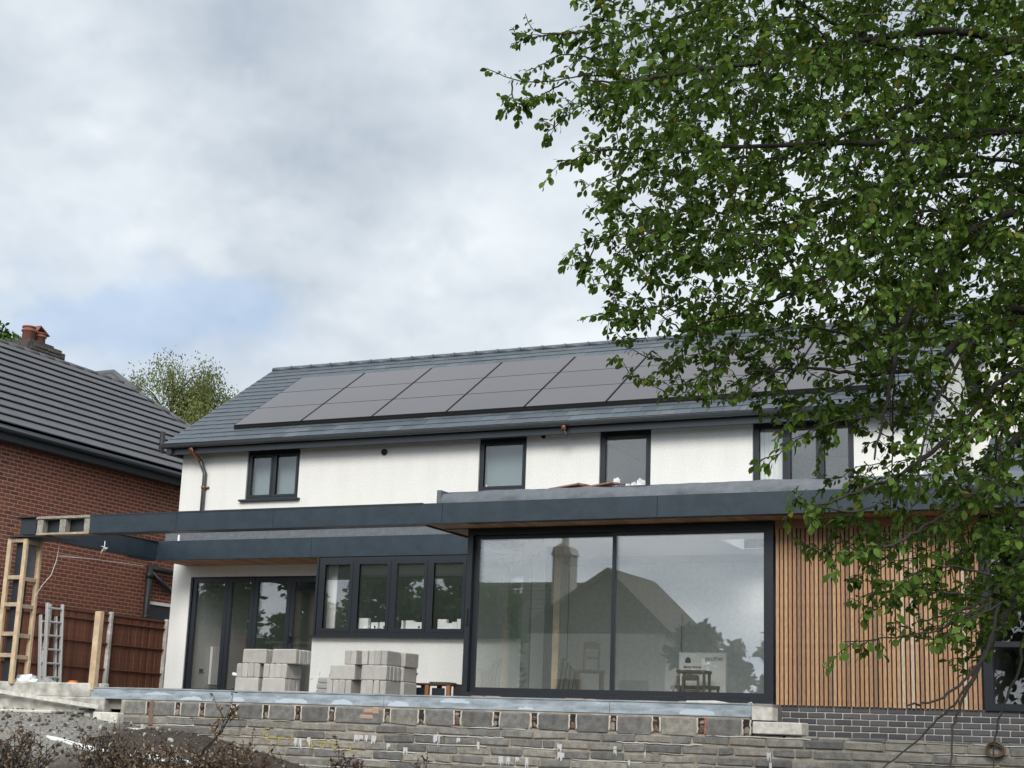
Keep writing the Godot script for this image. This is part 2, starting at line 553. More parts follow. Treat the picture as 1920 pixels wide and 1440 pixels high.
func ground_tone(x: float, z: float) -> Color:
	var soil := Color(0.105, 0.078, 0.058)
	var grit := Color(0.42, 0.395, 0.35)
	var turf := Color(0.095, 0.10, 0.045)
	var c := soil.lerp(grit, smoothstep(-13.4, -14.3, x + sin(z * 2.0) * 0.3) * smoothstep(3.4, 1.6, z + sin(x * 3.1) * 0.3))
	return c.lerp(turf, smoothstep(6.0, 9.0, z + sin(x * 1.3)) * 0.8)

func build_ground() -> void:
	var xs: Array = [-260.0, -120.0, -70.0, -45.0, -30.0, -22.0]
	var x := -19.0
	while x < 1.0:
		xs.append(x)
		x += 0.16
	xs.append_array([2.0, 5.0, 10.0, 20.0, 45.0, 100.0, 260.0])
	var zs: Array = [-260.0, -100.0, -40.0, -15.0, -5.0, -3.45, -3.35, -1.0, 0.30, 0.415, 0.425]
	var z := 0.55
	while z < 13.0:
		zs.append(z)
		z += 0.16
	zs.append_array([14.0, 16.0, 20.0, 30.0, 50.0, 100.0, 260.0])
	var s := begin(true)
	for i in xs.size() - 1:
		for j in zs.size() - 1:
			var p := func(a: int, b: int) -> Vector3: return Vector3(xs[a], ground_height(xs[a], zs[b]), zs[b])
			for q in [[i, j + 1], [i, j], [i + 1, j], [i, j + 1], [i + 1, j], [i + 1, j + 1]]:
				s.set_color(ground_tone(xs[q[0]], zs[q[1]]))
				s.add_vertex(p.call(q[0], q[1]))
	var o := place("ground", done(s), M.ground, self)
	struct(o)

# ---------------------------------------------------------------- neighbour's house on the left
func build_neighbour_house() -> void:
	var house := thing("brick_house", "red brick house with grey tiled hipped roof beyond the garden fence", "house")
	var s := begin()
	box(s, -26.2, -19.5, -0.3, 4.42, -11.0, -1.25)
	var wall := place("wall", done(s), M.mortar_red, house)
	# bricks of the side wall, a little proud of the mortar
	var places: Array = []
	var row := 0
	var y := 0.93
	while y < 4.36:
		var z := -1.25 - (0.104 if row % 2 == 1 else 0.0) + (0.0 if row % 2 == 0 else 0.104)
		var first := true
		while z > -8.2:
			var ln := 0.1945
			if first and row % 2 == 1:
				ln = 0.0905
			places.append([Vector3(-19.5075, y + 0.031, z - ln / 2 - 0.005), ln])
			z -= ln + 0.0138
			first = false
		y += 0.0714
		row += 1
	var eye := Vector3(0, -0.5, 18)
	var kept: Array = []
	var rest: Array = []
	for p in places:
		var at: Vector3 = p[0]
		if at.z > -2.9 - (at.y - 1.2) * 0.1 and p[1] > 0.15:
			kept.append([at.distance_to(eye), p])
		else:
			rest.append(p)
	kept.sort_custom(func(a: Array, b: Array) -> bool: return a[0] < b[0])
	for i in kept.size():
		if i >= 300:
			rest.append(kept[i][1])
			continue
		var b := Basis(Vector3.RIGHT, rng.randf_range(-0.01, 0.01)).rotated(Vector3.UP, rng.randf_range(-0.008, 0.008))
		place("brick", cbox(Vector3(0.022, 0.0575, 0.1945), 0.0025, 0.001, rng.randi() % 4), pick(M.bricks_red), wall, kept[i][1][0], b)
	var where: Array = []
	var tint: Array = []
	for p in rest:
		where.append(Transform3D(Basis.IDENTITY.scaled(Vector3(1, 1, p[1] / 0.1945)), p[0]))
		var k := rng.randf_range(0.78, 1.15)
		var damp := clampf((-4.6 - (p[0] as Vector3).z) * 0.5, 0.0, 1.0) * clampf(1.9 - (p[0] as Vector3).y, 0.0, 1.0)
		tint.append(Color(0.26 * k, 0.073 * k, 0.038 * k).lerp(Color(0.15, 0.11, 0.09), damp * 0.7))
	var bm := mat(Color.WHITE, 0.9, noise_tex(1, 0.06, 0.72, 1.0), Vector3(4, 4, 4), 0.0, noise_tex(6, 0.09, 0, 1, 4, FastNoiseLite.TYPE_SIMPLEX_SMOOTH, 512, 6.0), 0.6)
	bm.vertex_color_use_as_albedo = true
	stuff("bricks", cbox(Vector3(0.022, 0.0575, 0.1945), 0.0025, 0.001, 1), bm, wall, where, tint)
	# roof: a core, then concrete tiles course by course
	var ex := -19.15
	var ey := 4.47
	var pitch := deg_to_rad(35.0)
	var rx := -22.86
	var ry := ey + (ex - rx) * tan(pitch)
	var z_near := -0.85
	var ridge_near := -4.75
	var ridge_far := -8.93
	var hip_run := 0.645
	var z_far := ridge_far + (rx - ex) * hip_run
	s = begin()
	var e0 := Vector3(ex, ey - 0.05, z_near)
	var e1 := Vector3(ex, ey - 0.05, z_far)
	var r0 := Vector3(rx, ry - 0.05, ridge_near)
	var r1 := Vector3(rx, ry - 0.05, ridge_far)
	var w0 := Vector3(2 * rx - ex, ey - 0.05, z_near)
	var w1 := Vector3(2 * rx - ex, ey - 0.05, z_far)
	quad(s, e0, r0, r1, e1)
	quad(s, w1, r1, r0, w0)
	for t in [[e0, w0, r0], [e1, r1, w1]]:
		for v in t:
			s.add_vertex(v)
	quad(s, e0, e1, w1, w0)
	var roof := place("roof", done(s), M.black, house)
	var slope := Vector3(rx - ex, ry - ey, 0).normalized()
	var up := Vector3(-slope.y, slope.x, 0) * -1.0
	if up.y < 0.0:
		up = -up
	var length := Vector2(rx - ex, ry - ey).length()
	var gauge := length / 12.0
	for k in 12:
		var d := gauge * (k + 0.5)
		var x := ex + slope.x * d
		var f := d / length
		var zn := lerpf(z_near, ridge_near, f)
		var zf := lerpf(z_far, ridge_far, f)
		var z := zn - (0.15 if k % 2 == 1 else 0.0)
		while z - 0.30 > zf:
			var at := Vector3(x, ey + slope.y * d, z - 0.151) + up * 0.02
			var tilt := Basis(slope, up, slope.cross(up)).rotated(Vector3(0, 0, 1), 0.115)
			place("tile", cbox(Vector3(gauge + 0.016, 0.024, 0.2985), 0.005), pick(M.tiles), roof, at, tilt)
			z -= 0.301
	# ridge and hip caps
	for seg in [[Vector3(rx, ry, ridge_near), Vector3(rx, ry, ridge_far)], [Vector3(rx, ry, ridge_far), Vector3(ex, ey, z_far)], [Vector3(ex, ey, z_near), Vector3(rx, ry, ridge_near)]]:
		var a: Vector3 = seg[0]
		var b: Vector3 = seg[1]
		var n := int(a.distance_to(b) / 0.42)
		for i in n:
			s = begin(true)
			tube(s, [a.lerp(b, float(i) / n), a.lerp(b, (i + 0.985) / n)], 0.065, 0.062, 10)
			place("ridge_tile", done(s), M.tiles[0], roof)
	s = begin()
	box(s, -19.47, -19.19, 4.20, 4.40, z_far, z_near)
	place("fascia", done(s), M.anthracite, house)
	s = begin(true)
	tube(s, [Vector3(-19.12, 4.38, z_near), Vector3(-19.12, 4.38, z_far)], 0.062, 0.062, 10)
	place("gutter", done(s), M.anthracite, house)
	# chimney just behind the ridge
	s = begin()
	box(s, -23.65, -22.93, 6.3, 7.30, -7.04, -5.88)
	var stack := place("chimney", done(s), M.old_brick, house)
	for k in 10:
		for i in 5:
			var z := -5.95 - i * 0.214 - (0.0 if k % 2 == 0 else 0.1)
			if z < -6.88:
				continue
			place("brick", cbox(Vector3(0.1, 0.06, 0.2), 0.008, 0.004, (k + i) % 5), M.old_brick, stack, Vector3(-22.955, 6.62 + k * 0.072, z - 0.1))
	s = begin()
	obox(s, Vector3(-23.28, 7.31, -6.45), Basis.IDENTITY, Vector3(0.66, 0.09, 1.0))
	obox(s, Vector3(-23.28, 7.36, -6.4), Basis.IDENTITY, Vector3(0.5, 0.12, 0.75))
	place("flaunching", done(s), M.old_brick, stack)
	for p in [[-6.22, 0.36], [-6.55, 0.29]]:
		s = begin(true)
		var h: float = p[1]
		lathe(s, Vector3(-23.26, 7.38, p[0]), [Vector2(0.0, 0.0), Vector2(0.14, 0.0), Vector2(0.128, h * 0.66), Vector2(0.155, h * 0.68), Vector2(0.155, h * 0.78), Vector2(0.128, h * 0.8), Vector2(0.128, h * 0.9), Vector2(0.15, h * 0.92), Vector2(0.145, h), Vector2(0.1, h), Vector2(0.1, h * 0.6), Vector2(0.0, h * 0.6)], 18)
		place("chimney_pot", done(s), M.terracotta, stack)
	s = begin()
	obox(s, Vector3(-23.26, 7.73, -6.61), Basis(Vector3(1, 0, 0), -0.5), Vector3(0.2, 0.02, 0.34))
	obox(s, Vector3(-23.26, 7.72, -6.41), Basis(Vector3(1, 0, 0), 0.9), Vector3(0.18, 0.02, 0.2))
	place("pot_cowl", done(s), M.terracotta, stack)
	# vent pipe through the roof and the downpipe with its branches at the back corner
	s = begin(true)
	tube(s, [Vector3(-19.75, 4.7, -6.62), Vector3(-19.75, 5.33, -6.62)], 0.055, 0.055, 12)
	place("vent_pipe", done(s), M.black, house)
	s = begin(true)
	tube(s, [Vector3(-19.40, 0.5, -6.16), Vector3(-19.40, 2.55, -6.16)], 0.062, 0.062, 10)
	tube(s, [Vector3(-19.40, 2.50, -6.16), Vector3(-19.40, 2.48, -6.9), Vector3(-19.40, 2.52, -7.1), Vector3(-19.40, 2.66, -7.22)], 0.058, 0.058, 10)
	tube(s, [Vector3(-19.40, 2.42, -6.2), Vector3(-19.40, 2.05, -6.95)], 0.055, 0.055, 10)
	tube(s, [Vector3(-19.40, 2.30, -6.16), Vector3(-19.40, 2.40, -6.16)], 0.078, 0.078, 10)
	tube(s, [Vector3(-19.40, 1.50, -6.16), Vector3(-19.40, 1.58, -6.16)], 0.074, 0.074, 10)
	place("downpipe", done(s), M.black, house)
	s = begin()
	box(s, -19.5, -19.40, 1.80, 1.86, -7.6, -6.24)
	var sill := place("lintel", done(s), M.white, house)
	s = begin()
	box(s, -19.52, -19.47, 0.6, 1.78, -7.6, -6.26)
	place("window", done(s), M.frame, house)
	sill.set_meta("label", "white strip over the dark side window")

# ---------------------------------------------------------------- the new white house
var home: Node3D

func build_house_shell() -> void:
	home = thing("white_house", "white rendered house with slate roof and anthracite flat-roofed extension", "house")
	var s := begin()
	holed(s, -16.75, -3.95, 2.0, 4.22, -3.8, -3.5, [[-15.375, -14.308, 3.305, 4.152], [-10.915, -10.08, 3.30, 4.15], [-8.84, -8.0, 3.10, 4.172], [-6.412, -4.92, 3.02, 4.16]])
	holed(s, -16.75, -3.95, -0.05, 2.0, -3.8, -3.5, [[-16.367, -13.25, -0.06, 2.02], [-13.25, -4.2, -0.06, 2.02]])
	place("wall", done(s), M.render, home)
	# gable ends and back wall
	for x in [[-16.75, -16.45], [-4.25, -3.95]]:
		s = begin()
		slab(s, [Vector2(3.8, -0.05), Vector2(9.2, -0.05), Vector2(9.2, 4.2), Vector2(6.31, 6.15), Vector2(3.8, 4.45)], x[0], x[1], true)
		place("gable_wall", done(s), M.render, home)
	s = begin()
	box(s, -16.75, -3.95, -0.05, 4.2, -9.4, -9.2)
	place("back_wall", done(s), M.render, home)
	# vents through the render
	for v in [[-12.66, 4.012, 0.052], [-9.79, 4.13, 0.032]]:
		s = begin(true)
		lathe(s, Vector3.ZERO, [Vector2(v[2] * 0.75, -0.05), Vector2(v[2] * 0.75, 0.02), Vector2(v[2], 0.02), Vector2(v[2], -0.02)], 20)
		var o := place("wall_vent", done(s), M.black, home, Vector3(v[0], v[1], -3.495), Basis(Vector3.RIGHT, PI / 2))
		s = begin(true)
		lathe(s, Vector3.ZERO, [Vector2(0, 0.004), Vector2(v[2] * 0.76, 0.003)], 20)
		place("vent_mesh", done(s), M.black, o)

func build_house_roof() -> void:
	var x0 := -16.93
	var x1 := -3.72
	var e := Vector3(0, 4.28, -3.15)
	var r := Vector3(0, 6.34, -6.31)
	var dir := (r - e).normalized()
	var up := Vector3.RIGHT.cross(dir) * -1.0
	if up.y < 0.0:
		up = -up
	var length := e.distance_to(r)
	var s := begin()
	# roof core, both slopes
	slab(s, [Vector2(3.15, 4.20), Vector2(3.15, 4.255), Vector2(6.31, 6.315), Vector2(9.47, 4.255), Vector2(9.47, 4.20), Vector2(6.31, 6.22)], x0 + 0.02, x1 - 0.02, true)
	var roof := place("roof", done(s), M.black, home)
	# slates in broken bond; those under the solar panels are left to the core
	var rows := 18
	var gauge := length / rows
	var w := 0.248
	var all: Array = []
	var eye := Vector3(0, -0.5, 18)
	for k in rows:
		var d := gauge * (k + 0.5)
		var x := x0 - (w / 2 if k % 2 == 1 else 0.0)
		while x < x1:
			var a := maxf(x, x0)
			var b := minf(x + w, x1)
			x += w
			if b - a < 0.06:
				continue
			var c := (a + b) / 2
			if c > -15.66 and c < -4.66 and d > 0.70 and d < 2.72:
				continue
			all.append([c, b - a, d, k])
	var kept := 0
	var where: Array = []
	var order := all.duplicate()
	order.sort_custom(func(p: Array, q: Array) -> bool: return Vector3(p[0], 5, -4.5).distance_to(eye) < Vector3(q[0], 5, -4.5).distance_to(eye) if (p[0] < -5.6) == (q[0] < -5.6) else p[0] < -5.6)
	for p in order:
		var lift := rng.randf_range(0.0, 0.003)
		var at: Vector3 = e + dir * p[2] + up * (0.010 + lift)
		at.x = p[0]
		var b := Basis(Vector3.RIGHT, up, Vector3.RIGHT.cross(up)).rotated(Vector3.RIGHT, -0.055 + rng.randf_range(-0.008, 0.008)).rotated(up, rng.randf_range(-0.006, 0.006))
		if kept < 300:
			kept += 1
			place("slate", cbox(Vector3(p[1] - 0.004, 0.009, gauge + 0.02), 0.002), pick(M.slates), roof, at, b)
		else:
			where.append(Transform3D(b * Basis.from_scale(Vector3((p[1] - 0.004) / 0.244, 1, 1)), at))
	stuff("slates", cbox(Vector3(0.244, 0.009, gauge + 0.02), 0.002), M.slates[0], roof, where)
	# ridge tiles
	var x := x0
	var n := 0
	while x < x1 - 0.1:
		s = begin(true)
		tube(s, [Vector3(x, 6.345, -6.31), Vector3(x + 0.40, 6.345, -6.31)], 0.06, 0.06, 10)
		tube(s, [Vector3(x + 0.395, 6.348, -6.31), Vector3(x + 0.43, 6.348, -6.31)], 0.066, 0.066, 10)
		place("ridge_tile", done(s), M.slates[1], roof)
		x += 0.447
		n += 1
	# verge undercloak on the left
	s = begin()
	for side in [0, 1]:
		var a := Vector3(x0 + 0.015, 4.27, -3.16 - side * 6.3)
		stick(s, a, Vector3(x0 + 0.015, 6.33, -6.31), 0.03, 0.05, up)
	place("verge_strip", done(s), M.slates[2], roof)
	# eaves: fascia, soffit and a half-round gutter
	s = begin()
	box(s, -16.86, x1, 4.10, 4.235, -3.24, -3.215)
	place("fascia", done(s), M.anthracite, home)
	s = begin()
	box(s, -16.86, x1, 4.15, 4.17, -3.52, -3.243)
	place("soffit", done(s), M.anthracite, home)
	s = begin()
	slab(s, [Vector2(3.16, 4.10), Vector2(3.7, 4.10), Vector2(3.7, 4.5), Vector2(3.16, 4.24)], -16.86, -16.755, true)
	place("box_end", done(s), M.anthracite, home)
	s = begin(true)
	var prof: Array = []
	for i in 9:
		var a := PI + PI * i / 8.0
		prof.append(Vector2(-cos(a) * 0.06, sin(a) * 0.06))
	var gx0 := -16.94
	for i in 8:
		for f in [[1.0, 1], [0.88, -1]]:
			var a := Vector3(gx0, 4.262 + prof[i].y * f[0], -3.145 - prof[i].x * f[0])
			var b := Vector3(gx0, 4.262 + prof[i + 1].y * f[0], -3.145 - prof[i + 1].x * f[0])
			var l := Vector3(x1 - gx0, 0, 0)
			if f[1] > 0:
				quad(s, a, a + l, b + l, b)
			else:
				quad(s, a, b, b + l, a + l)
	box(s, gx0, x1, 4.258, 4.27, -3.092, -3.083)
	var gut := place("gutter", done(s), M.gutter, home)
	for i in 12:
		s = begin(true)
		var cx := -16.3 + i * 1.07
		for q in 8:
			var a := Vector3(cx, 4.262 + prof[q].y * 1.06, -3.145 - prof[q].x * 1.06)
			var b := Vector3(cx, 4.262 + prof[q + 1].y * 1.06, -3.145 - prof[q + 1].x * 1.06)
			quad(s, a, a + Vector3(0.05, 0, 0), b + Vector3(0.05, 0, 0), b)
		place("gutter_joint", done(s), M.gutter, gut)
	# dark downpipe with copper swan-neck, and the stub outlet further right
	s = begin(true)
	tube(s, [Vector3(-16.30, 4.02, -3.40), Vector3(-16.27, 3.90, -3.44), Vector3(-16.22, 3.80, -3.45), Vector3(-16.22, 2.44, -3.45)], 0.036, 0.036, 10)
	var pipe := place("downpipe", done(s), M.gutter, home)
	s = begin(true)
	tube(s, [Vector3(-16.34, 4.20, -3.15), Vector3(-16.33, 4.12, -3.2), Vector3(-16.30, 4.01, -3.40)], 0.042, 0.036, 10)
	place("swan_neck", done(s), M.copper, pipe)
	s = begin(true)
	tube(s, [Vector3(-16.22, 3.52, -3.45), Vector3(-16.22, 3.57, -3.45)], 0.046, 0.046, 10)
	box(s, -16.25, -16.13, 3.53, 3.56, -3.50, -3.46)
	place("pipe_clip", done(s), M.copper, pipe)
	s = begin(true)
	tube(s, [Vector3(-9.30, 4.22, -3.15), Vector3(-9.30, 4.13, -3.15)], 0.042, 0.036, 10)
	var out := place("outlet", done(s), M.copper, home)
	s = begin(true)
	tube(s, [Vector3(-9.30, 4.13, -3.15), Vector3(-9.285, 4.05, -3.22)], 0.034, 0.03, 10)
	place("outlet_spout", done(s), M.gutter, out)
	# solar panels: eight columns of three, standing just off the slates
	var names := ["bottom", "middle", "top"]
	var ords := ["first", "second", "third", "fourth", "fifth", "sixth", "seventh", "eighth"]
	for c in 8:
		for k in 3:
			var d := 0.525 + 0.797 * k
			var at := e + dir * (d + 0.394) + up * 0.075
			at.x = -15.76 + 1.40 * c + 0.694
			var t := Node3D.new()
			t.name = numbered("solar_panel", self)
			add_child(t, true)
			t.transform = Transform3D(Basis(Vector3.RIGHT, up, Vector3.RIGHT.cross(up)), at)
			tag(t, "black solar panel in the %s row of the roof, %s column from the left gable" % [names[k], ords[c]], "solar panel", "solar panels on the slate roof")
			place("glass_face", cbox(Vector3(1.366, 0.010, 0.776), 0.002), M.panel_cells[rng.randi() % 4], t, Vector3(0, 0.0145, 0))
			s = begin()
			box(s, -0.69, -0.676, -0.02, 0.02, -0.394, 0.394)
			box(s, 0.676, 0.69, -0.02, 0.02, -0.394, 0.394)
			box(s, -0.676, 0.676, -0.02, 0.0185, -0.394, -0.385)
			box(s, -0.676, 0.676, -0.02, 0.0185, 0.385, 0.394)
			place("frame", done(s), M.black, t)
	s = begin()
	for k in 2:
		var at := e + dir * (0.52 if k == 0 else 2.92) + up * 0.03
		stick(s, Vector3(-15.76, at.y, at.z), Vector3(-4.57, at.y, at.z), 0.02, 0.055, up)
	place("panel_rail", done(s), M.black, home)

# ---------------------------------------------------------------- windows
func pane_mesh(x0: float, x1: float, y0: float, y1: float, z: float, layers := 2) -> ArrayMesh:
	var s := begin()
	for i in layers:
		box(s, x0, x1, y0, y1, z - 0.006 - i * 0.02, z - i * 0.02)
	return done(s)

# frame of bars round an opening: lights is a list of x positions where the bars between lights stand
func window(x0: float, x1: float, y0: float, y1: float, z: float, bars: Array, fw: float, sash: float, sill := false, layers := 2) -> MeshInstance3D:
	var s := begin()
	var dz := 0.07
	box(s, x0, x1, y1 - fw, y1, z - dz, z)
	box(s, x0, x1, y0, y0 + fw, z - dz, z)
	box(s, x0, x0 + fw, y0 + fw, y1 - fw, z - dz, z)
	box(s, x1 - fw, x1, y0 + fw, y1 - fw, z - dz, z)
	for b in bars:
		box(s, b - fw / 2, b + fw / 2, y0 + fw, y1 - fw, z - dz, z)
	var o := place("window", done(s), M.frame, home)
	var edges: Array = [x0 + fw / 2] + bars + [x1 - fw / 2]
	for i in edges.size() - 1:
		var a: float = edges[i] + fw / 2
		var b: float = edges[i + 1] - fw / 2
		var lo := y0 + fw
		var hi := y1 - fw
		if sash > 0.0:
			s = begin()
			for g in [[0.0, 0.008, 1.0], [0.006, -0.004, 0.55]]:
				var i0: float = g[0]
				var sw: float = sash * g[2] if g[0] == 0.0 else sash
				box(s, a + i0, b - i0, hi - sw, hi - i0, z - 0.055, z + g[1])
				box(s, a + i0, b - i0, lo + i0, lo + sw, z - 0.055, z + g[1])
				box(s, a + i0, a + sw, lo + sw, hi - sw, z - 0.055, z + g[1])
				box(s, b - sw, b - i0, lo + sw, hi - sw, z - 0.055, z + g[1])
			place("sash", done(s), M.frame, o)
		place("pane", pane_mesh(a + sash, b - sash, lo + sash, hi - sash, z - 0.022, layers), M.veiled_glass, o)
	if sill:
		s = begin()
		box(s, x0 - 0.09, x1 + 0.06, y0 - 0.035, y0 - 0.003, z - 0.05, z + 0.10)
		place("sill", done(s), M.frame, o)
	return o

func build_upper_windows() -> void:
	var z := -3.53
	window(-15.372, -14.311, 3.308, 4.149, z, [-14.845], 0.045, 0.035, true, 1)
	window(-10.912, -10.083, 3.303, 4.147, z, [], 0.045, 0.03, false, 1)
	window(-8.837, -8.003, 3.103, 4.169, z, [], 0.05, 0.035, false, 2)
	window(-6.409, -4.923, 3.023, 4.157, z, [-5.91, -5.415], 0.05, 0.035, false, 2)
	# what stands just inside: blinds, net curtain, paper flowers
	var s := begin()
	box(s, -15.36, -14.32, 3.3, 4.15, -3.70, -3.695)
	var o := place("window_blind", done(s), M.blind, self)
	tag(o, "pale grey blind drawn behind the left upstairs casement", "blind")
	s = begin()
	box(s, -10.9, -10.1, 3.34, 4.15, -3.70, -3.695)
	o = place("window_blind", done(s), M.blind, self)
	tag(o, "pale grey blind behind the single upstairs window above the roof kerb", "blind")
	s = begin()
	slab(s, [Vector2(-10.62, 3.33), Vector2(-10.10, 3.33), Vector2(-10.10, 3.43), Vector2(-10.3, 3.38)], -3.665, -3.655)
	slab(s, [Vector2(-10.88, 3.33), Vector2(-10.80, 3.33), Vector2(-10.84, 3.44)], -3.665, -3.655)
	o = place("folded_cloth", done(s), M.white, self)
	tag(o, "white folded cloth lying inside the sill of the blinded upstairs window", "cloth")
	var cur := mat(lin(0.62, 0.64, 0.62), 0.95)
	s = begin(true)
	var last := Vector3.ZERO
	for i in 25:
		var p := Vector3(-6.36 + i * 0.016, 3.03, -3.72 + sin(i * 1.5) * 0.018)
		if i > 0:
			quad(s, last, last + Vector3(0, 1.1, 0), p + Vector3(0, 1.1, 0), p)
		last = p
	o = place("curtain", done(s), cur, self)
	tag(o, "white net curtain in the left light of the three-light upstairs window", "curtain")
	s = begin()
	for c in [Vector3(-8.60, 3.40, -3.64), Vector3(-8.22, 3.37, -3.64), Vector3(-8.32, 3.32, -3.64), Vector3(-8.13, 3.33, -3.64), Vector3(-8.42, 3.30, -3.64), Vector3(-8.66, 3.33, -3.64)]:
		for k in 6:
			var a: float = TAU * k / 6.0 + c.x * 3.0
			var dir := Vector3(cos(a), sin(a), 0.3 * sin(k * 2.1))
			var side := Vector3(-sin(a), cos(a), 0.15)
			var f: Vector3 = c + dir * 0.07
			quad(s, c, c + dir * 0.04 + side * 0.03, f, c + dir * 0.04 - side * 0.03)
	box(s, -8.605, -8.598, 3.13, 3.38, -3.645, -3.638)
	box(s, -8.225, -8.218, 3.13, 3.36, -3.645, -3.638)
	o = place("paper_flowers", done(s), M.white, self)
	tag(o, "white flowers standing inside the tall upstairs window", "flowers")

# ---------------------------------------------------------------- flat-roofed extension with its canopy
func soffit_boards(parent: Node3D, x0: float, x1: float, y: float, z0: float, z1: float, w: float, holes := []) -> void:
	var x := x0
	while x < x1 - 0.02:
		var b := minf(x + w, x1)
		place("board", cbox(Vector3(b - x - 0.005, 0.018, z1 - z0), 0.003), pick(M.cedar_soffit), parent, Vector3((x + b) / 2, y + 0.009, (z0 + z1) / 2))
		x += w

func build_extension() -> void:
	# canopy fascia: long anthracite panels with fine joints, front edge of roof and pergola beam
	var joints := [-15.18, -13.62, -11.98, -9.36, -6.4, -3.4, -0.6]
	for i in joints.size() - 1:
		place("fascia_panel", cbox(Vector3(joints[i + 1] - joints[i] - 0.003, 0.268, 0.022), 0.004), M.fascia, home, Vector3((joints[i] + joints[i + 1]) / 2, 2.318, 0.545))
	var s := begin()
	box(s, -15.18, -0.6, 2.184, 2.19, 0.42, 0.556)
	box(s, -15.18, -9.66, 2.44, 2.462, 0.26, 0.562)
	box(s, -15.18, -9.66, 2.19, 2.44, 0.28, 0.30)
	box(s, -15.18, -9.66, 2.19, 2.21, 0.30, 0.53)
	place("canopy_beam", done(s), M.anthracite, home)
	# the unclad end: pale studs between plates, dark membrane behind
	s = begin()
	box(s, -16.46, -15.185, 2.20, 2.43, 0.36, 0.42)
	place("membrane", done(s), M.anthracite, home)
	place("top_plate", cbox(Vector3(1.02, 0.038, 0.14), 0.004), M.pine_grey, home, Vector3(-15.69, 2.437, 0.49))
	place("bottom_plate", cbox(Vector3(1.0, 0.032, 0.14), 0.004), M.pine_x, home, Vector3(-15.68, 2.195, 0.49))
	for x in [-16.13, -15.70, -15.24]:
		place("stud", cbox(Vector3(0.115, 0.206, 0.11), 0.005), M.pine_grey, home, Vector3(x, 2.315, 0.485))
	s = begin()
	box(s, -16.52, -16.22, 2.20, 2.44, 0.40, 0.52)
	box(s, -16.62, -16.19, 2.445, 2.462, 0.30, 0.58)
	box(s, -16.68, -15.95, 2.155, 2.172, 0.0, 0.60)
	place("beam_end", done(s), M.anthracite, home)
	# return beam running back to the house along the left
	place("return_beam", cbox(Vector3(0.10, 0.30, 2.95), 0.006), M.fascia, home, Vector3(-16.50, 2.34, -1.175))
	s = begin()
	box(s, -16.56, -16.43, 2.492, 2.506, -2.66, 0.30)
	box(s, -16.62, -16.44, 2.172, 2.186, -2.6, -2.0)
	place("return_capping", done(s), M.anthracite, home)
	# lower roof behind the pergola
	var jj := [-16.55, -13.4, -9.30]
	for i in 2:
		place("fascia_panel", cbox(Vector3(jj[i + 1] - jj[i] - 0.003, 0.315, 0.022), 0.004), M.fascia, home, Vector3((jj[i] + jj[i + 1]) / 2, 2.345, -2.639))
	s = begin()
	box(s, -16.52, -9.68, 2.21, 2.45, -3.49, -2.655)
	place("flat_roof", done(s), M.anthracite, home)
	s = begin()
	box(s, -16.3, -9.68, 2.505, 2.655, -2.85, -2.63)
	place("roof_kerb", done(s), M.membrane, home)
	s = begin()
	box(s, -16.02, -15.99, 2.50, 2.60, -2.625, -2.60)
	place("kerb_clip", done(s), M.white, home)
	s = begin()
	box(s, -16.49, -9.7, 2.2085, 2.2095, -3.495, -2.66)
	var lower := place("soffit", done(s), M.black, home)
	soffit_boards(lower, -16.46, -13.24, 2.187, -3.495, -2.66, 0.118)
	# main flat roof: slab with a rooflight hole, upstand with grey membrane
	s = begin()
	var hole := [-6.3, -3.3, 1.62, 2.72]
	for q in [[-9.66, hole[0], -3.49, 0.52], [hole[1], -0.6, -3.49, 0.52], [hole[0], hole[1], -hole[2], 0.52], [hole[0], hole[1], -3.49, -hole[3]]]:
		box(s, q[0], q[1], 2.212, 2.45, q[2], q[3])
	place("flat_roof", done(s), M.membrane, home)
	s = begin()
	box(s, hole[0] - 0.05, hole[1] + 0.05, 2.50, 2.512, -hole[3] - 0.05, -hole[2] + 0.05)
	place("rooflight", done(s), M.glass, home)
	# the kerb is a skin of membrane with shallow wrinkles
	s = begin(true)
	var n := 150
	for k in 4:
		for i in n:
			var p := func(a: int, b: int) -> Vector3:
				var x := -9.44 + 8.84 * a / n
				var f := b / 4.0
				var wob := sin(x * 5.3 + f * 3.0) * 0.004 + sin(x * 13.7 - f * 5.0) * 0.003 + sin(x * 2.1) * 0.004
				return Vector3(x, 2.452 + f * 0.146 + wob * f, 0.535 + wob * 1.4 - f * f * 0.05)
			quad(s, p.call(i, k), p.call(i, k + 1), p.call(i + 1, k + 1), p.call(i + 1, k))
	for i in n:
		var x := -9.44 + 8.84 * i / n
		quad(s, Vector3(x, 2.598, 0.485), Vector3(x, 2.60, 0.38), Vector3(x + 8.84 / n, 2.60, 0.38), Vector3(x + 8.84 / n, 2.598, 0.485))
	place("roof_kerb", done(s), M.membrane, home)
	s = begin()
	box(s, -9.46, -9.40, 2.45, 2.625, 0.30, 0.535)
	box(s, -9.46, -9.40, 2.45, 2.56, -3.4, 0.30)
	place("kerb_return", done(s), M.membrane, home)
	s = begin()
	box(s, -9.64, -0.6, 2.2085, 2.2095, 0.0, 0.52)
	var upper := place("soffit", done(s), M.black, home)
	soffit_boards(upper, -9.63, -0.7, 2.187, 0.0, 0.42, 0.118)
	s = begin()
	box(s, -9.665, -9.64, 2.17, 2.45, -2.62, 0.42)
	place("side_fascia", done(s), M.anthracite, home)
	s = begin()
	box(s, -9.64, -9.3, 2.195, 2.205, -2.62, -0.001)
	var strip := place("side_soffit", done(s), M.cedar_soffit[1], home)
	strip.set_meta("label", "cedar strip under the roof edge beside the sliding door")
	# white wall under the band window, and its return
	s = begin()
	box(s, -13.29, -9.335, -0.02, 0.935, -2.90, -2.66)
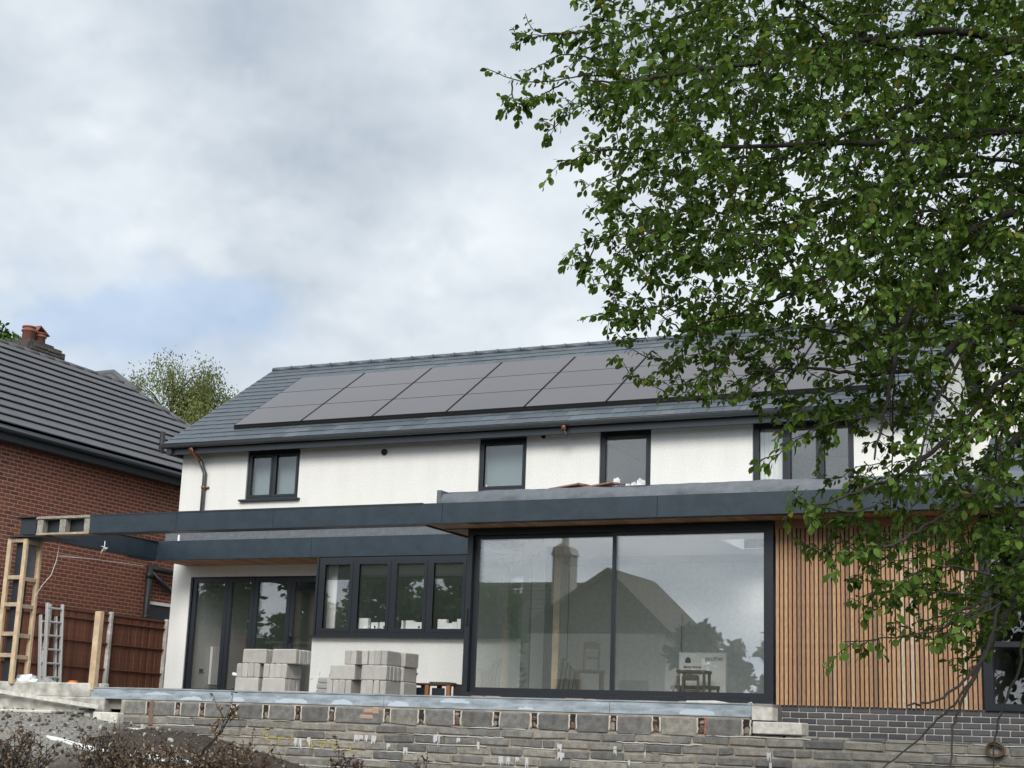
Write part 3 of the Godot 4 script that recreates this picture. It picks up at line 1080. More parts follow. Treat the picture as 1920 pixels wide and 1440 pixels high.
	box(s, -13.29, -13.05, -0.02, 2.2, -3.49, -2.905)
	place("bay_wall", done(s), M.render, home)
	# slatted cedar wall on a dark backing, grey brick plinth under it
	s = begin()
	box(s, -5.07, -2.70, 0.0, 2.19, -0.20, -0.065)
	var clad := place("cladding", done(s), M.black, home)
	var pitch := 0.0527
	for i in 45:
		var w := 0.0368 + rng.randf_range(-0.0015, 0.0015)
		var tone: Material = pick(M.cedar)
		if rng.randf() < 0.45 or tone == M.cedar[5] or tone == M.cedar[6]:
			tone = M.cedar[[0, 1, 2, 4][rng.randi() % 4]]
		if i in [28, 30, 41]:
			tone = M.cedar[5]
		if i in [5, 12, 16, 22]:
			tone = M.cedar[6]
		place("slat", cbox(Vector3(w, 2.17 + rng.randf_range(-0.004, 0.004), 0.024), 0.002), tone, clad, Vector3(-5.082 + i * pitch + 0.019, 1.085, -0.018 + rng.randf_range(-0.002, 0.002)))
	place("head_board", cbox(Vector3(2.38, 0.10, 0.02), 0.003), M.cedar_soffit[0], clad, Vector3(-3.89, 2.135, 0.012))
	s = begin()
	box(s, -5.14, -0.4, -0.72, -0.003, -0.22, -0.046)
	var plinth := place("plinth", done(s), M.mortar_pale, home)
	for k in 8:
		var y := -0.037 - k * 0.0705
		var x := -5.12 - (0.102 if k % 2 == 0 else 0.0)
		while x < -0.6:
			var a := maxf(x, -5.12)
			var b := x + 0.196
			if b - a > 0.05:
				place("brick", cbox(Vector3(b - a, 0.0595, 0.03), 0.004, 0.0012, rng.randi() % 5), pick(M.bricks_grey), plinth, Vector3((a + b) / 2, y, -0.050 + rng.randf_range(-0.001, 0.0015)))
			x += 0.2065

func build_glazing() -> void:
	# sliding door: outer frame, fixed light left, sliding leaf right
	var s := begin()
	box(s, -9.25, -5.11, 2.10, 2.186, -0.16, 0.0)
	box(s, -9.60, -5.11, 2.178, 2.19, -0.16, 0.03)
	box(s, -9.25, -5.11, 0.0, 0.065, -0.16, 0.0)
	box(s, -9.25, -9.175, 0.065, 2.10, -0.16, 0.0)
	box(s, -5.19, -5.11, 0.065, 2.10, -0.16, 0.0)
	box(s, -9.27, -5.12, -0.035, 0.0, -0.10, 0.06)
	var door := place("sliding_door", done(s), M.frame, home)
	for f in [[-9.172, -7.165, -0.075, 0.062], [-7.20, -5.193, -0.02, 0.045]]:
		s = begin()
		var z: float = f[2]
		var l: float = f[3]
		box(s, f[0], f[0] + l, 0.068, 2.098, z - 0.045, z)
		box(s, f[1] - 0.04, f[1], 0.068, 2.098, z - 0.045, z)
		box(s, f[0] + l, f[1] - 0.04, 0.068, 0.13, z - 0.045, z)
		box(s, f[0] + l, f[1] - 0.04, 2.05, 2.098, z - 0.045, z)
		place("leaf_frame", done(s), M.frame, door)
		place("pane", pane_mesh(f[0] + l, f[1] - 0.04, 0.13, 2.05, z - 0.010, 4), M.veiled_glass, door)
	place("door_handle", cbox(Vector3(0.02, 0.22, 0.03), 0.005), M.black, door, Vector3(-9.215, 1.03, 0.015))
	# glazed return on the left of the box
	s = begin()
	box(s, -9.25, -9.19, 2.10, 2.186, -1.965, -0.16)
	box(s, -9.25, -9.19, 0.0, 0.075, -1.965, -0.16)
	var side := place("side_glazing", done(s), M.frame, home)
	s = begin()
	for x in [-9.228, -9.206]:
		box(s, x, x + 0.006, 0.075, 2.10, -1.965, -0.16)
	place("pane", done(s), M.glass, side)
	# band window of four lights, set forward in a box frame
	var band := window(-13.20, -9.36, 0.955, 2.175, -2.60, [-12.545, -11.87, -11.225, -10.56, -9.96], 0.062, 0.052, false, 3)
	s = begin()
	box(s, -13.32, -9.34, 0.93, 0.956, -2.75, -2.56)
	place("sill", done(s), M.frame, band)
	s = begin()
	box(s, -13.245, -13.205, 0.956, 2.175, -2.9, -2.585)
	place("side_post", done(s), M.frame, band)
	# bifold door of four leaves deep under the lower roof
	s = begin()
	box(s, -16.365, -13.20, 1.985, 2.018, -3.62, -3.52)
	box(s, -16.365, -16.335, 0.0, 1.985, -3.62, -3.52)
	box(s, -16.365, -13.20, 0.0, 0.03, -3.62, -3.52)
	var fold := place("bifold_door", done(s), M.frame, home)
	var xs := [-16.332, -15.60, -15.06, -14.33, -13.4]
	for i in 4:
		s = begin()
		var a: float = xs[i] + 0.003
		var b: float = xs[i + 1] - 0.003
		box(s, a, b, 0.035, 0.125, -3.60, -3.54)
		box(s, a, b, 1.905, 1.98, -3.60, -3.54)
		box(s, a, a + 0.075, 0.125, 1.905, -3.60, -3.54)
		box(s, b - 0.075, b, 0.125, 1.905, -3.60, -3.54)
		place("leaf_frame", done(s), M.frame, fold)
		place("pane", pane_mesh(a + 0.075, b - 0.075, 0.125, 1.905, -3.562, 3), M.veiled_glass, fold)
	s = begin(true)
	tube(s, [Vector3(-14.29, 1.0, -3.5), Vector3(-14.29, 1.0, -3.54)], 0.012, 0.012, 8)
	tube(s, [Vector3(-14.29, 1.0, -3.5), Vector3(-14.18, 1.0, -3.5)], 0.011, 0.009, 8)
	box(s, -14.31, -14.27, 0.90, 1.10, -3.540, -3.530)
	place("door_handle", done(s), M.black, fold)
	# dark glazing right of the slats
	s = begin()
	box(s, -2.70, -0.5, 2.08, 2.186, -0.14, 0.0)
	box(s, -2.70, -0.5, -0.002, 0.075, -0.14, 0.0)
	box(s, -2.70, -2.60, 0.075, 2.08, -0.14, 0.0)
	box(s, -2.6, -0.5, 0.70, 0.76, -0.10, -0.02)
	box(s, -1.6, -1.52, 0.075, 2.08, -0.12, -0.01)
	var right := place("window", done(s), M.frame, home)
	for q in [[-2.6, -1.6, 0.76, 2.08], [-2.6, -1.6, 0.075, 0.70], [-1.52, -0.5, 0.76, 2.08], [-1.52, -0.5, 0.075, 0.70]]:
		place("pane", pane_mesh(q[0], q[1], q[2], q[3], -0.05, 2), M.glass, right)

# ---------------------------------------------------------------- rooms behind the glass
func build_rooms() -> void:
	var room := func(called: String, x0: float, x1: float, y0: float, y1: float, z0: float, z1: float, m: Material, hole := []) -> void:
		# four inner faces with thickness, open to the front
		var s := begin()
		box(s, x0, x1, y0, y1, z0 - 0.1, z0)
		if hole.is_empty():
			box(s, x0 - 0.1, x0, y0, y1, z0, z1)
		box(s, x1, x1 + 0.1, y0, y1, z0, z1)
		place(called, done(s), m, home)
		s = begin()
		box(s, x0, x1, y0 - 0.05, y0 - 0.004, z0, z1)
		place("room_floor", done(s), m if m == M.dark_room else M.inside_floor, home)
		s = begin()
		if hole.is_empty():
			box(s, x0, x1, y1 + 0.002, y1 + 0.02, z0, z1)
		else:
			for q in [[x0, hole[0], z0, z1], [hole[1], x1, z0, z1], [hole[0], hole[1], -hole[2], z1], [hole[0], hole[1], z0, -hole[3]]]:
				box(s, q[0], q[1], y1 + 0.002, y1 + 0.02, q[2], q[3])
		place("room_ceiling", done(s), m, home)
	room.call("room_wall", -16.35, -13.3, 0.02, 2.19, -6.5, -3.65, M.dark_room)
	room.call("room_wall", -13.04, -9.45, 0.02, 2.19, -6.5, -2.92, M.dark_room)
	room.call("room_wall", -9.24, -2.95, 0.02, 2.188, -3.4, -0.2, M.plaster, [-6.3, -3.3, 1.62, 2.72])
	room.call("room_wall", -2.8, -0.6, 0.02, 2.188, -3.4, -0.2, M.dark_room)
	for q in [[-16.3, -13.6], [-11.6, -9.4], [-9.2, -7.2], [-6.9, -4.4]]:
		room.call("room_wall", q[0], q[1], 2.9, 4.2, -6.6, -3.81, M.inside_floor)
	# the rooflight's white shaft
	var s := begin()
	for q in [[-6.32, -6.30, -2.74, -1.60], [-3.3, -3.28, -2.74, -1.60], [-6.30, -3.3, -2.74, -2.72], [-6.30, -3.3, -1.62, -1.60]]:
		box(s, q[0], q[1], 2.19, 2.50, q[2], q[3])
	place("rooflight_shaft", done(s), M.white, home)
	# structure seen through the big pane
	s = begin()
	box(s, -9.345, -9.235, 0.02, 2.185, -2.055, -1.965)
	var o := place("grey_post", done(s), M.anthracite, self)
	tag(o, "slim dark grey post inside the left pane of the sliding door", "post")
	s = begin()
	box(s, -9.33, -9.25, 0.02, 2.185, -2.60, -2.06)
	box(s, -9.33, -9.25, 0.02, 2.185, -3.40, -2.66)
	place("room_wall", done(s), M.plaster, home)
	s = begin()
	box(s, -9.0, -8.87, 0.02, 2.185, -2.1, -1.98)
	o = place("black_post", done(s), M.black, self)
	tag(o, "black steel post with timber beside it, inside the sliding door", "post")
	s = begin()
	box(s, -8.865, -8.77, 0.02, 2.185, -2.06, -1.98)
	o = place("timber_stud", done(s), M.pine, self)
	tag(o, "upright raw timber stud fixed against the black post indoors", "post")
	s = begin()
	box(s, -9.9, -3.0, 2.08, 2.186, -3.38, -3.2)
	stick(s, Vector3(-9.9, 2.13, -3.2), Vector3(-8.4, 2.13, -0.3), 0.22, 0.1)
	place("ceiling_beam", done(s), mat(lin(0.30, 0.31, 0.33), 0.9), home)
	# white carton with black print, chairs and clutter
	var carton := thing("white_carton", "large white carton with black print leaning on the inner wall", "carton", Vector3(-6.66, 0.02, -2.05))
	place("carton_body", cbox(Vector3(0.66, 0.70, 0.10), 0.006), M.white, carton, Vector3(0, 0.35, 0))
	var prints := [["geuther", 0.17, 0.62, 0.075], ["2282", -0.06, 0.42, 0.05]]
	var sf := SystemFont.new()
	sf.font_names = PackedStringArray(["Droid Sans"])
	for p in prints:
		var tm := TextMesh.new()
		tm.text = p[0]
		tm.font = sf
		tm.font_size = 32
		tm.pixel_size = p[3] / 32.0
		tm.depth = 0.002
		place("print", tm, M.black, carton, Vector3(p[1], p[2], 0.0525))
	s = begin()
	slab(s, [Vector2(-0.24, 0.56), Vector2(-0.16, 0.56), Vector2(-0.16, 0.61), Vector2(-0.20, 0.645), Vector2(-0.24, 0.61)], 0.0505, 0.0525)
	place("print_mark", done(s), M.black, carton)
	# lines of print too small to read
	for b in [[-0.26, -0.02, 0.505, 0.028], [-0.26, 0.14, 0.455, 0.008], [-0.26, -0.17, 0.42, 0.016], [-0.26, -0.18, 0.35, 0.014], [-0.26, -0.19, 0.28, 0.008], [-0.24, -0.12, 0.24, 0.008]]:
		s = begin()
		var px: float = b[0]
		while px < b[1]:
			var pw := rng.randf_range(0.008, 0.022)
			box(s, px, px + pw, b[2] - b[3] / 2, b[2] + b[3] / 2, 0.0505, 0.052)
			px += pw + rng.randf_range(0.004, 0.012)
		place("print_line", done(s), M.anthracite, carton)
	chair(Vector3(-6.62, 0.02, -1.55), 0.1, "dark wooden chair with open back in front of the white carton", true)
	chair(Vector3(-8.25, 0.02, -1.9), 0.5, "dark wooden chair stacked with clutter behind the middle of the sliding door", false)
	s = begin()
	box(s, -7.0, -6.33, 0.22, 0.27, -1.75, -1.70)
	for x in [-6.98, -6.87, -6.5, -6.36]:
		box(s, x, x + 0.025, 0.02, 0.22, -1.74, -1.71)
	o = place("wooden_bench", done(s), M.oak, self)
	tag(o, "low brown wooden bench with thin legs before the white carton", "bench")
	s = begin()
	slab(s, [Vector2(-6.20, 0.02), Vector2(-5.82, 0.02), Vector2(-5.88, 0.15), Vector2(-6.2, 0.16)], -1.6, -1.3)
	o = place("black_bag", done(s), M.black, self)
	tag(o, "black holdall lying on the floor at the right of the sliding door", "bag")
	s = begin()
	for i in 5:
		stick(s, Vector3(-8.75 + i * 0.07, 0.02, -1.9), Vector3(-8.72 + i * 0.06, 0.62 - i * 0.05, -2.05), 0.03, 0.05)
	o = place("leaning_boards", done(s), M.old_brick, self)
	tag(o, "dark boards leaning together behind the sliding door's left pane", "boards")
	s = begin(true)
	tube(s, [Vector3(-7.42, 1.35, -3.36), Vector3(-7.43, 0.9, -3.35), Vector3(-7.4, 0.75, -3.34), Vector3(-7.3, 0.66, -3.34), Vector3(-7.24, 0.70, -3.34)], 0.008, 0.008, 5)
	o = place("wall_cable", done(s), M.black, self)
	tag(o, "loose black cable hanging on the bare wall behind the right pane", "cable")
	# cartons and a plant on the kitchen sill
	var i := 0
	var what := ["tall white carton on the kitchen sill behind the second light", "small white camera box with a black dot, beside the tall carton", "white camera box with a black dot, nearest the middle mullion", "thin white carton at the left of the third kitchen light", "square white carton standing in the third kitchen light", "flat white box with a black dot in the third kitchen light", "white carton at the left of the fourth kitchen light", "low pale yellow carton in the fourth kitchen light", "lilac marked white box in the fourth kitchen light", "tall white carton at the right end of the kitchen sill"]
	for b in [[-12.40, 0.17, 0.165], [-12.20, 0.12, 0.10], [-12.03, 0.15, 0.105], [-11.71, 0.025, 0.13], [-11.58, 0.14, 0.13], [-11.42, 0.18, 0.105], [-11.02, 0.15, 0.15], [-10.90, 0.10, 0.09], [-10.80, 0.10, 0.11], [-10.72, 0.09, 0.155]]:
		var t := thing("carton", what[i], "box", Vector3(b[0], 1.07, -2.74), 0.0, "cartons on the kitchen sill")
		place("box_body", cbox(Vector3(b[1], b[2], 0.08), 0.004), M.white, t, Vector3(0, b[2] / 2, 0))
		if i in [1, 2, 5]:
			s = begin(true)
			lathe(s, Vector3.ZERO, [Vector2(0.0, 0.004), Vector2(0.018, 0.003), Vector2(0.018, 0.0)], 14)
			place("lens_print", done(s), M.black, t, Vector3(0.01, 0.03, 0.0405), Basis(Vector3.RIGHT, PI / 2))
		i += 1
	s = begin()
	box(s, -13.04, -9.45, 0.97, 1.068, -2.92, -2.66)
	place("inner_sill", done(s), M.white, home)
	var plant := thing("house_plant", "dark leafy house plant beside the first kitchen light", "plant", Vector3(-12.72, 1.07, -2.78))
	s = begin(true)
	lathe(s, Vector3.ZERO, [Vector2(0, 0), Vector2(0.05, 0), Vector2(0.06, 0.09), Vector2(0.05, 0.09), Vector2(0, 0.08)], 14)
	place("pot", done(s), M.black, plant)
	var where: Array = []
	var cols: Array = []
	for k in 60:
		var a := rng.randf() * TAU
		var h := rng.randf_range(0.08, 0.36)
		where.append(Transform3D(Basis.from_euler(Vector3(rng.randf_range(-0.8, 0.8), a, rng.randf_range(-0.8, 0.8))).scaled(Vector3(0.06, 0.06, 0.06)), Vector3(cos(a) * 0.09 * rng.randf() - 0.03 * h, h, sin(a) * 0.06 * rng.randf())))
		cols.append(Color(0.03, 0.055, 0.02))
	stuff("foliage", leaf_mesh(0), M.leaves, plant, where, cols)
	# inside the bifold: radiator, wall socket, pale inner wall, leaning ladder
	s = begin()
	for k in 9:
		box(s, -16.30, -16.25, 0.22, 0.86, -4.52 + k * 0.045, -4.49 + k * 0.045)
	o = place("radiator", done(s), M.white, self)
	tag(o, "white column radiator seen through the first bifold leaf", "radiator")
	s = begin()
	box(s, -16.348, -16.325, 0.02, 2.188, -5.2, -3.66)
	place("room_lining", done(s), M.plaster, home)
	s = begin()
	box(s, -16.324, -16.31, 0.40, 0.47, -3.98, -3.88)
	o = place("wall_socket", done(s), M.black, self)
	tag(o, "dark wall socket low behind the first bifold leaf", "socket")
	s = begin()
	box(s, -15.50, -14.1, 0.95, 1.0, -5.0, -4.6)
	box(s, -15.4, -14.2, 0.02, 0.95, -4.9, -4.7)
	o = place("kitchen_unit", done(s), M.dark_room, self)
	tag(o, "dark unit with worktop deep inside the bifold room", "unit")

func chair(at: Vector3, turn: float, label: String, carved: bool) -> void:
	var c := thing("wooden_chair", label, "chair", at, turn)
	place("seat", cbox(Vector3(0.40, 0.035, 0.38), 0.006), M.oak, c, Vector3(0, 0.42, 0))
	for x in [-0.17, 0.17]:
		place("leg", cbox(Vector3(0.035, 0.42, 0.035), 0.005), M.oak, c, Vector3(x, 0.21, 0.16))
		place("leg", cbox(Vector3(0.035, 0.42, 0.035), 0.005), M.oak, c, Vector3(x, 0.21, -0.16))
	var s := begin()
	for x in [-0.10, 0.10]:
		box(s, x - 0.014, x + 0.014, 0.05 if carved else 0.44, 0.36 if carved else 0.80, 0.19, 0.215)
	slab(s, [Vector2(-0.115, 0.30 if carved else 0.72), Vector2(0.115, 0.30 if carved else 0.72), Vector2(0.10, 0.37 if carved else 0.80), Vector2(0.0, 0.385 if carved else 0.82), Vector2(-0.10, 0.37 if carved else 0.80)], 0.19, 0.222)
	box(s, -0.09, 0.09, 0.16 if carved else 0.58, 0.18 if carved else 0.61, 0.195, 0.21)
	place("backrest", done(s), M.oak, c)

# ---------------------------------------------------------------- terrace edge and retaining wall
func build_terrace() -> void:
	var s := begin()
	box(s, -16.9, -5.02, -0.30, 0.0, -3.52, 0.36)
	box(s, -14.92, -5.26, -0.165, 0.0, 0.36, 0.425)
	var o := place("terrace", done(s), M.dust, self)
	struct(o)
	# galvanised channel along the edge, in three lengths
	var ch := thing("steel_edge_channel", "long galvanised steel channel edging the terrace above the block wall", "steel channel")
	for q in [[-14.93, -10.13], [-10.125, -7.0], [-6.995, -5.24]]:
		s = begin()
		box(s, q[0], q[1], -0.148, -0.018, 0.462, 0.470)
		box(s, q[0], q[1], -0.018, -0.006, 0.38, 0.482)
		box(s, q[0], q[1], -0.160, -0.148, 0.38, 0.482)
		place("channel", done(s), M.steel, ch)
	var x := -14.6
	while x < -5.6:
		var w := rng.randf_range(0.16, 0.5)
		s = begin()
		var pts: Array = []
		var lo := -0.147 if rng.randf() < 0.7 else -0.09
		var hi := lo + rng.randf_range(0.03, 0.06)
		for i in 9:
			pts.append(Vector2(x + w * i / 8.0, minf(hi + rng.randf_range(-0.012, 0.012) - 0.03 * pow(i / 4.0 - 1.0, 4.0), -0.022)))
		for i in 9:
			pts.append(Vector2(x + w - w * i / 8.0 + rng.randf_range(-0.01, 0.01), maxf(lo + rng.randf_range(-0.004, 0.004), -0.147)))
		slab(s, pts, 0.468, 0.4708)
		place("zinc_patch", done(s), M.steel_pale, ch)
		x += rng.randf_range(0.6, 1.1)
	s = begin()
	box(s, -5.2385, -5.232, -0.148, -0.018, 0.36, 0.466)
	place("end_plate", done(s), M.steel, ch)
	# thin mortar bed with crumbs on top of the channel, under the door sill
	s = begin()
	x = -9.3
	while x < -6.0:
		var w := rng.randf_range(0.1, 0.35)
		box(s, x, x + w, -0.006, rng.randf_range(0.004, 0.022), 0.05, 0.10)
		x += w + rng.randf_range(0.01, 0.08)
	o = place("mortar_bed", done(s), M.mortar_red, self)
	tag(o, "crumbly strip of mortar and brick under the sliding door sill", "mortar")
	var tail := thing("cast_concrete_step", "cream concrete lump on the terrace edge right of the steel channel", "concrete", Vector3(-5.5, 0, 0.30))
	s = begin()
	slab(s, [Vector2(-0.54, -0.01), Vector2(0.52, -0.19), Vector2(0.52, -0.045), Vector2(0.1, -0.02), Vector2(-0.2, 0.022), Vector2(-0.54, 0.012)], -0.02, 0.13)
	slab(s, [Vector2(0.275, -0.19), Vector2(0.52, -0.19), Vector2(0.52, -0.042), Vector2(0.275, -0.035)], 0.13, 0.20)
	place("concrete", done(s), M.cream, tail)
	s = begin(true)
	tube(s, [Vector3(0.22, -0.05, 0.16), Vector3(0.23, 0.0, 0.17), Vector3(0.26, 0.01, 0.17), Vector3(0.29, -0.03, 0.16)], 0.006, 0.006, 5)
	place("wire_loop", done(s), M.cable, tail)
	var o2 := place("coping_stone", cbox(Vector3(0.575, 0.142, 0.30), 0.008, 0.004, 3), M.cream, self, Vector3(-4.925, -0.278, 0.36))
	tag(o2, "cream concrete coping block stepped below the steel channel's right end", "block")

func build_retaining_wall() -> void:
	var wall := thing("retaining_wall", "grey concrete block retaining wall below the terrace with stained mortar joints", "wall")
	var s := begin()
	box(s, -14.35, -5.25, -1.6, -0.168, 0.36, 0.487)
	box(s, -5.25, -0.2, -1.6, -0.40, 0.05, 0.487)
	place("mortar", done(s), M.mortar, wall)
	# top course: blocks between the ends of floor beams
	var beams := [-14.36, -13.86, -13.36, -12.957, -12.43, -11.913, -11.40, -10.882, -10.063, -9.557, -9.03, -8.503, -7.983, -7.464, -6.94, -6.393, -5.838, -5.30]
	for i in beams.size() - 1:
		var a: float = beams[i] + 0.055
		var b: float = beams[i + 1] - 0.055
		var lo := -0.375 - 0.002 * i
		var tone: Material = M.blocks[[0, 1, 1, 1, 3, 1, 3, 1, 0, 1, 3, 1, 3, 3, 1, 4, 1][i]]
		place("block", cbox(Vector3(b - a, -0.178 - lo, 0.06), 0.012, 0.007, i), tone, wall, Vector3((a + b) / 2, (lo - 0.178) / 2, 0.474))
	for i in range(1, beams.size()):
		var x: float = beams[i] + rng.randf_range(-0.01, 0.01)
		# broken brick and mortar packed into the beam pockets
		s = begin()
		box(s, x - 0.04, x + 0.04, -0.37, -0.185, 0.486, 0.4885)
		place("beam_pocket", done(s), M.soil, wall)
		var h := rng.randf_range(0.06, 0.12)
		place("packing_brick", cbox(Vector3(0.06, h, 0.03), 0.012, 0.006, i), M.pocket[i % 3], wall, Vector3(x + rng.randf_range(-0.01, 0.01), -0.365 + h / 2, 0.49))
		if i % 4 != 1:
			place("packing_brick", cbox(Vector3(0.06, 0.055, 0.03), 0.012, 0.008, i + 3), M.pocket[(i + 1) % 3], wall, Vector3(x + rng.randf_range(-0.008, 0.008), -0.225 - rng.randf_range(0.0, 0.02), 0.489))
		for sx in [-1.0, 1.0]:
			s = begin(true)
			var pts: Array = []
			for k in 7:
				pts.append(Vector3(x + sx * (0.047 + rng.randf_range(-0.006, 0.008)), -0.19 - k * 0.03, 0.486 + rng.randf_range(0.0, 0.006)))
			tube(s, pts, 0.011, 0.013, 5)
			place("mortar_smear", done(s), M.mortar_pale, wall)
	place("brick", cbox(Vector3(0.045, 0.20, 0.05), 0.006, 0.003, 2), mat(lin(0.36, 0.10, 0.06), 0.9), wall, Vector3(-5.775, -0.275, 0.475))
	place("rusty_peg", cbox(Vector3(0.075, 0.34, 0.04), 0.01, 0.006, 4), M.pocket[0], wall, Vector3(-13.80, -0.34, 0.51), Basis(Vector3(0, 0, 1), 0.03))
	# pieces of brick set in the long gap
	for q in [[-10.35, -0.30, 0.20, 0.06], [-10.33, -0.225, 0.14, 0.06], [-10.22, -0.22, 0.09, 0.09]]:
		place("brick", cbox(Vector3(q[2], q[3], 0.04), 0.008, 0.004, 3), M.mortar_red, wall, Vector3(q[0], q[1], 0.49))
	# courses of flat-laid blocks below
	var pitch := 0.1115
	for k in 9:
		var y := -0.385 - pitch * (k + 0.5)
		var x := -14.3 - (0.23 if k % 2 == 1 else 0.05) - (0.08 if k % 3 == 0 else 0.0)
		while x < -0.4:
			var w := 0.445 if rng.randf() < 0.86 else rng.randf_range(0.16, 0.3)
			var proud := rng.randf_range(-0.004, 0.007)
			place("block", cbox(Vector3(w - 0.013, pitch - 0.017, 0.06), 0.009, 0.006, rng.randi() % 16), pick(M.blocks), wall, Vector3(x + w / 2, y + rng.randf_range(-0.002, 0.002), 0.475 + proud), Basis(Vector3(0, 0, 1), rng.randf_range(-0.006, 0.006)))
			x += w
	# thin capping course right of the steps, receding to the plinth
	var x := -5.22
	while x < -0.4:
		var w := rng.randf_range(0.36, 0.46)
		place("cap_block", cbox(Vector3(w - 0.015, 0.045, 0.42), 0.01, 0.004, rng.randi() % 6), pick(M.blocks), wall, Vector3(x + w / 2, -0.377 + rng.randf_range(-0.004, 0.004), 0.262), Basis(Vector3(0, 0, 1), rng.randf_range(-0.006, 0.006)))
		x += w
	# squeezed mortar along the bed joints
	for k in 9:
		var y := -0.385 - pitch * k
		x = -14.2
		while x < -0.6:
			var l := rng.randf_range(0.25, 1.0)
			if rng.randf() < 0.55:
				s = begin(true)
				var pts: Array = []
				for i in 9:
					pts.append(Vector3(x + l * i / 8.0, y + rng.randf_range(-0.007, 0.006), 0.500 + rng.randf_range(-0.006, 0.005)))
				tube(s, pts, 0.007, 0.008, 5)
				place("mortar_smear", done(s), M.mortar_pale if rng.randf() < 0.7 else M.mortar, wall)
			x += l
	# white lime runs
	for q in [[-10.48, -0.53, 0.07], [-10.41, -0.53, 0.06], [-10.33, -0.53, 0.05], [-10.22, -0.53, 0.07], [-11.40, -0.60, 0.05], [-11.33, -0.61, 0.045], [-11.20, -0.585, 0.05], [-9.32, -0.50, 0.07], [-9.28, -0.50, 0.03], [-7.62, -0.545, 0.06], [-7.60, -0.64, 0.09], [-8.40, -0.72, 0.06], [-8.30, -0.72, 0.05], [-8.18, -0.72, 0.05], [-8.05, -0.72, 0.04], [-9.0, -0.52, 0.05], [-6.9, -0.55, 0.04], [-6.72, -0.70, 0.03], [-5.02, -0.55, 0.05], [-5.0, -0.66, 0.03], [-9.75, -0.66, 0.06], [-10.0, -0.62, 0.05], [-6.52, -0.60, 0.02], [-8.72, -0.56, 0.03]]:
		s = begin()
		var top: float = q[1]
		var hw: float = q[2] / 2
		var drop := rng.randf_range(0.07, 0.15)
		var poly: Array = []
		for i in 7:
			poly.append(Vector2(q[0] - hw + hw * 2.0 * i / 6.0, top + rng.randf_range(-0.006, 0.008)))
		for i in 7:
			poly.append(Vector2(q[0] + hw - hw * 2.0 * i / 6.0, top - drop * rng.randf_range(0.35, 1.0)))
		slab(s, poly, 0.49, 0.513)
		place("lime_stain", done(s), M.lime, wall)
	# yellow spray paint, a worn scrawl that cannot be read
	var strokes := [
		[Vector2(-11.83, -0.485), Vector2(-11.90, -0.490), Vector2(-11.925, -0.53), Vector2(-11.90, -0.565), Vector2(-11.84, -0.575)],
		[Vector2(-11.93, -0.60), Vector2(-11.86, -0.625), Vector2(-11.82, -0.65)],
		[Vector2(-11.86, -0.592), Vector2(-11.72, -0.60), Vector2(-11.56, -0.606), Vector2(-11.44, -0.612)],
		[Vector2(-11.66, -0.60), Vector2(-11.665, -0.665), Vector2(-11.67, -0.69)],
		[Vector2(-11.47, -0.54), Vector2(-11.465, -0.60), Vector2(-11.50, -0.655)],
		[Vector2(-11.34, -0.62), Vector2(-11.2, -0.625), Vector2(-11.0, -0.635), Vector2(-10.75, -0.645)],
		[Vector2(-11.16, -0.64), Vector2(-11.14, -0.70), Vector2(-11.17, -0.725)],
		[Vector2(-10.94, -0.58), Vector2(-10.94, -0.64), Vector2(-10.97, -0.70), Vector2(-11.02, -0.71), Vector2(-11.0, -0.66)],
		[Vector2(-10.84, -0.67), Vector2(-10.80, -0.72), Vector2(-10.77, -0.67)],
		[Vector2(-10.70, -0.665), Vector2(-10.66, -0.71), Vector2(-10.62, -0.72)],
		[Vector2(-10.56, -0.66), Vector2(-10.56, -0.735), Vector2(-10.48, -0.745)],
	]
	for st in strokes:
		s = begin()
		for i in st.size() - 1:
			for k in 4:
				var a: Vector2 = (st[i] as Vector2).lerp(st[i + 1], k / 4.0)
				var b: Vector2 = (st[i] as Vector2).lerp(st[i + 1], (k + 1.15) / 4.0)
				var side := (b - a).normalized().orthogonal()
				var wa := rng.randf_range(0.006, 0.017)
				var wb := rng.randf_range(0.006, 0.017)
				if rng.randf() < 0.12:
					continue
				slab(s, [a - side * wa, a + side * wb, b + side * wa, b - side * wb], 0.49, 0.512 + 0.0004 * ((i * 4 + k) % 3))
		place("spray_paint", done(s), M.spray_yellow, wall)

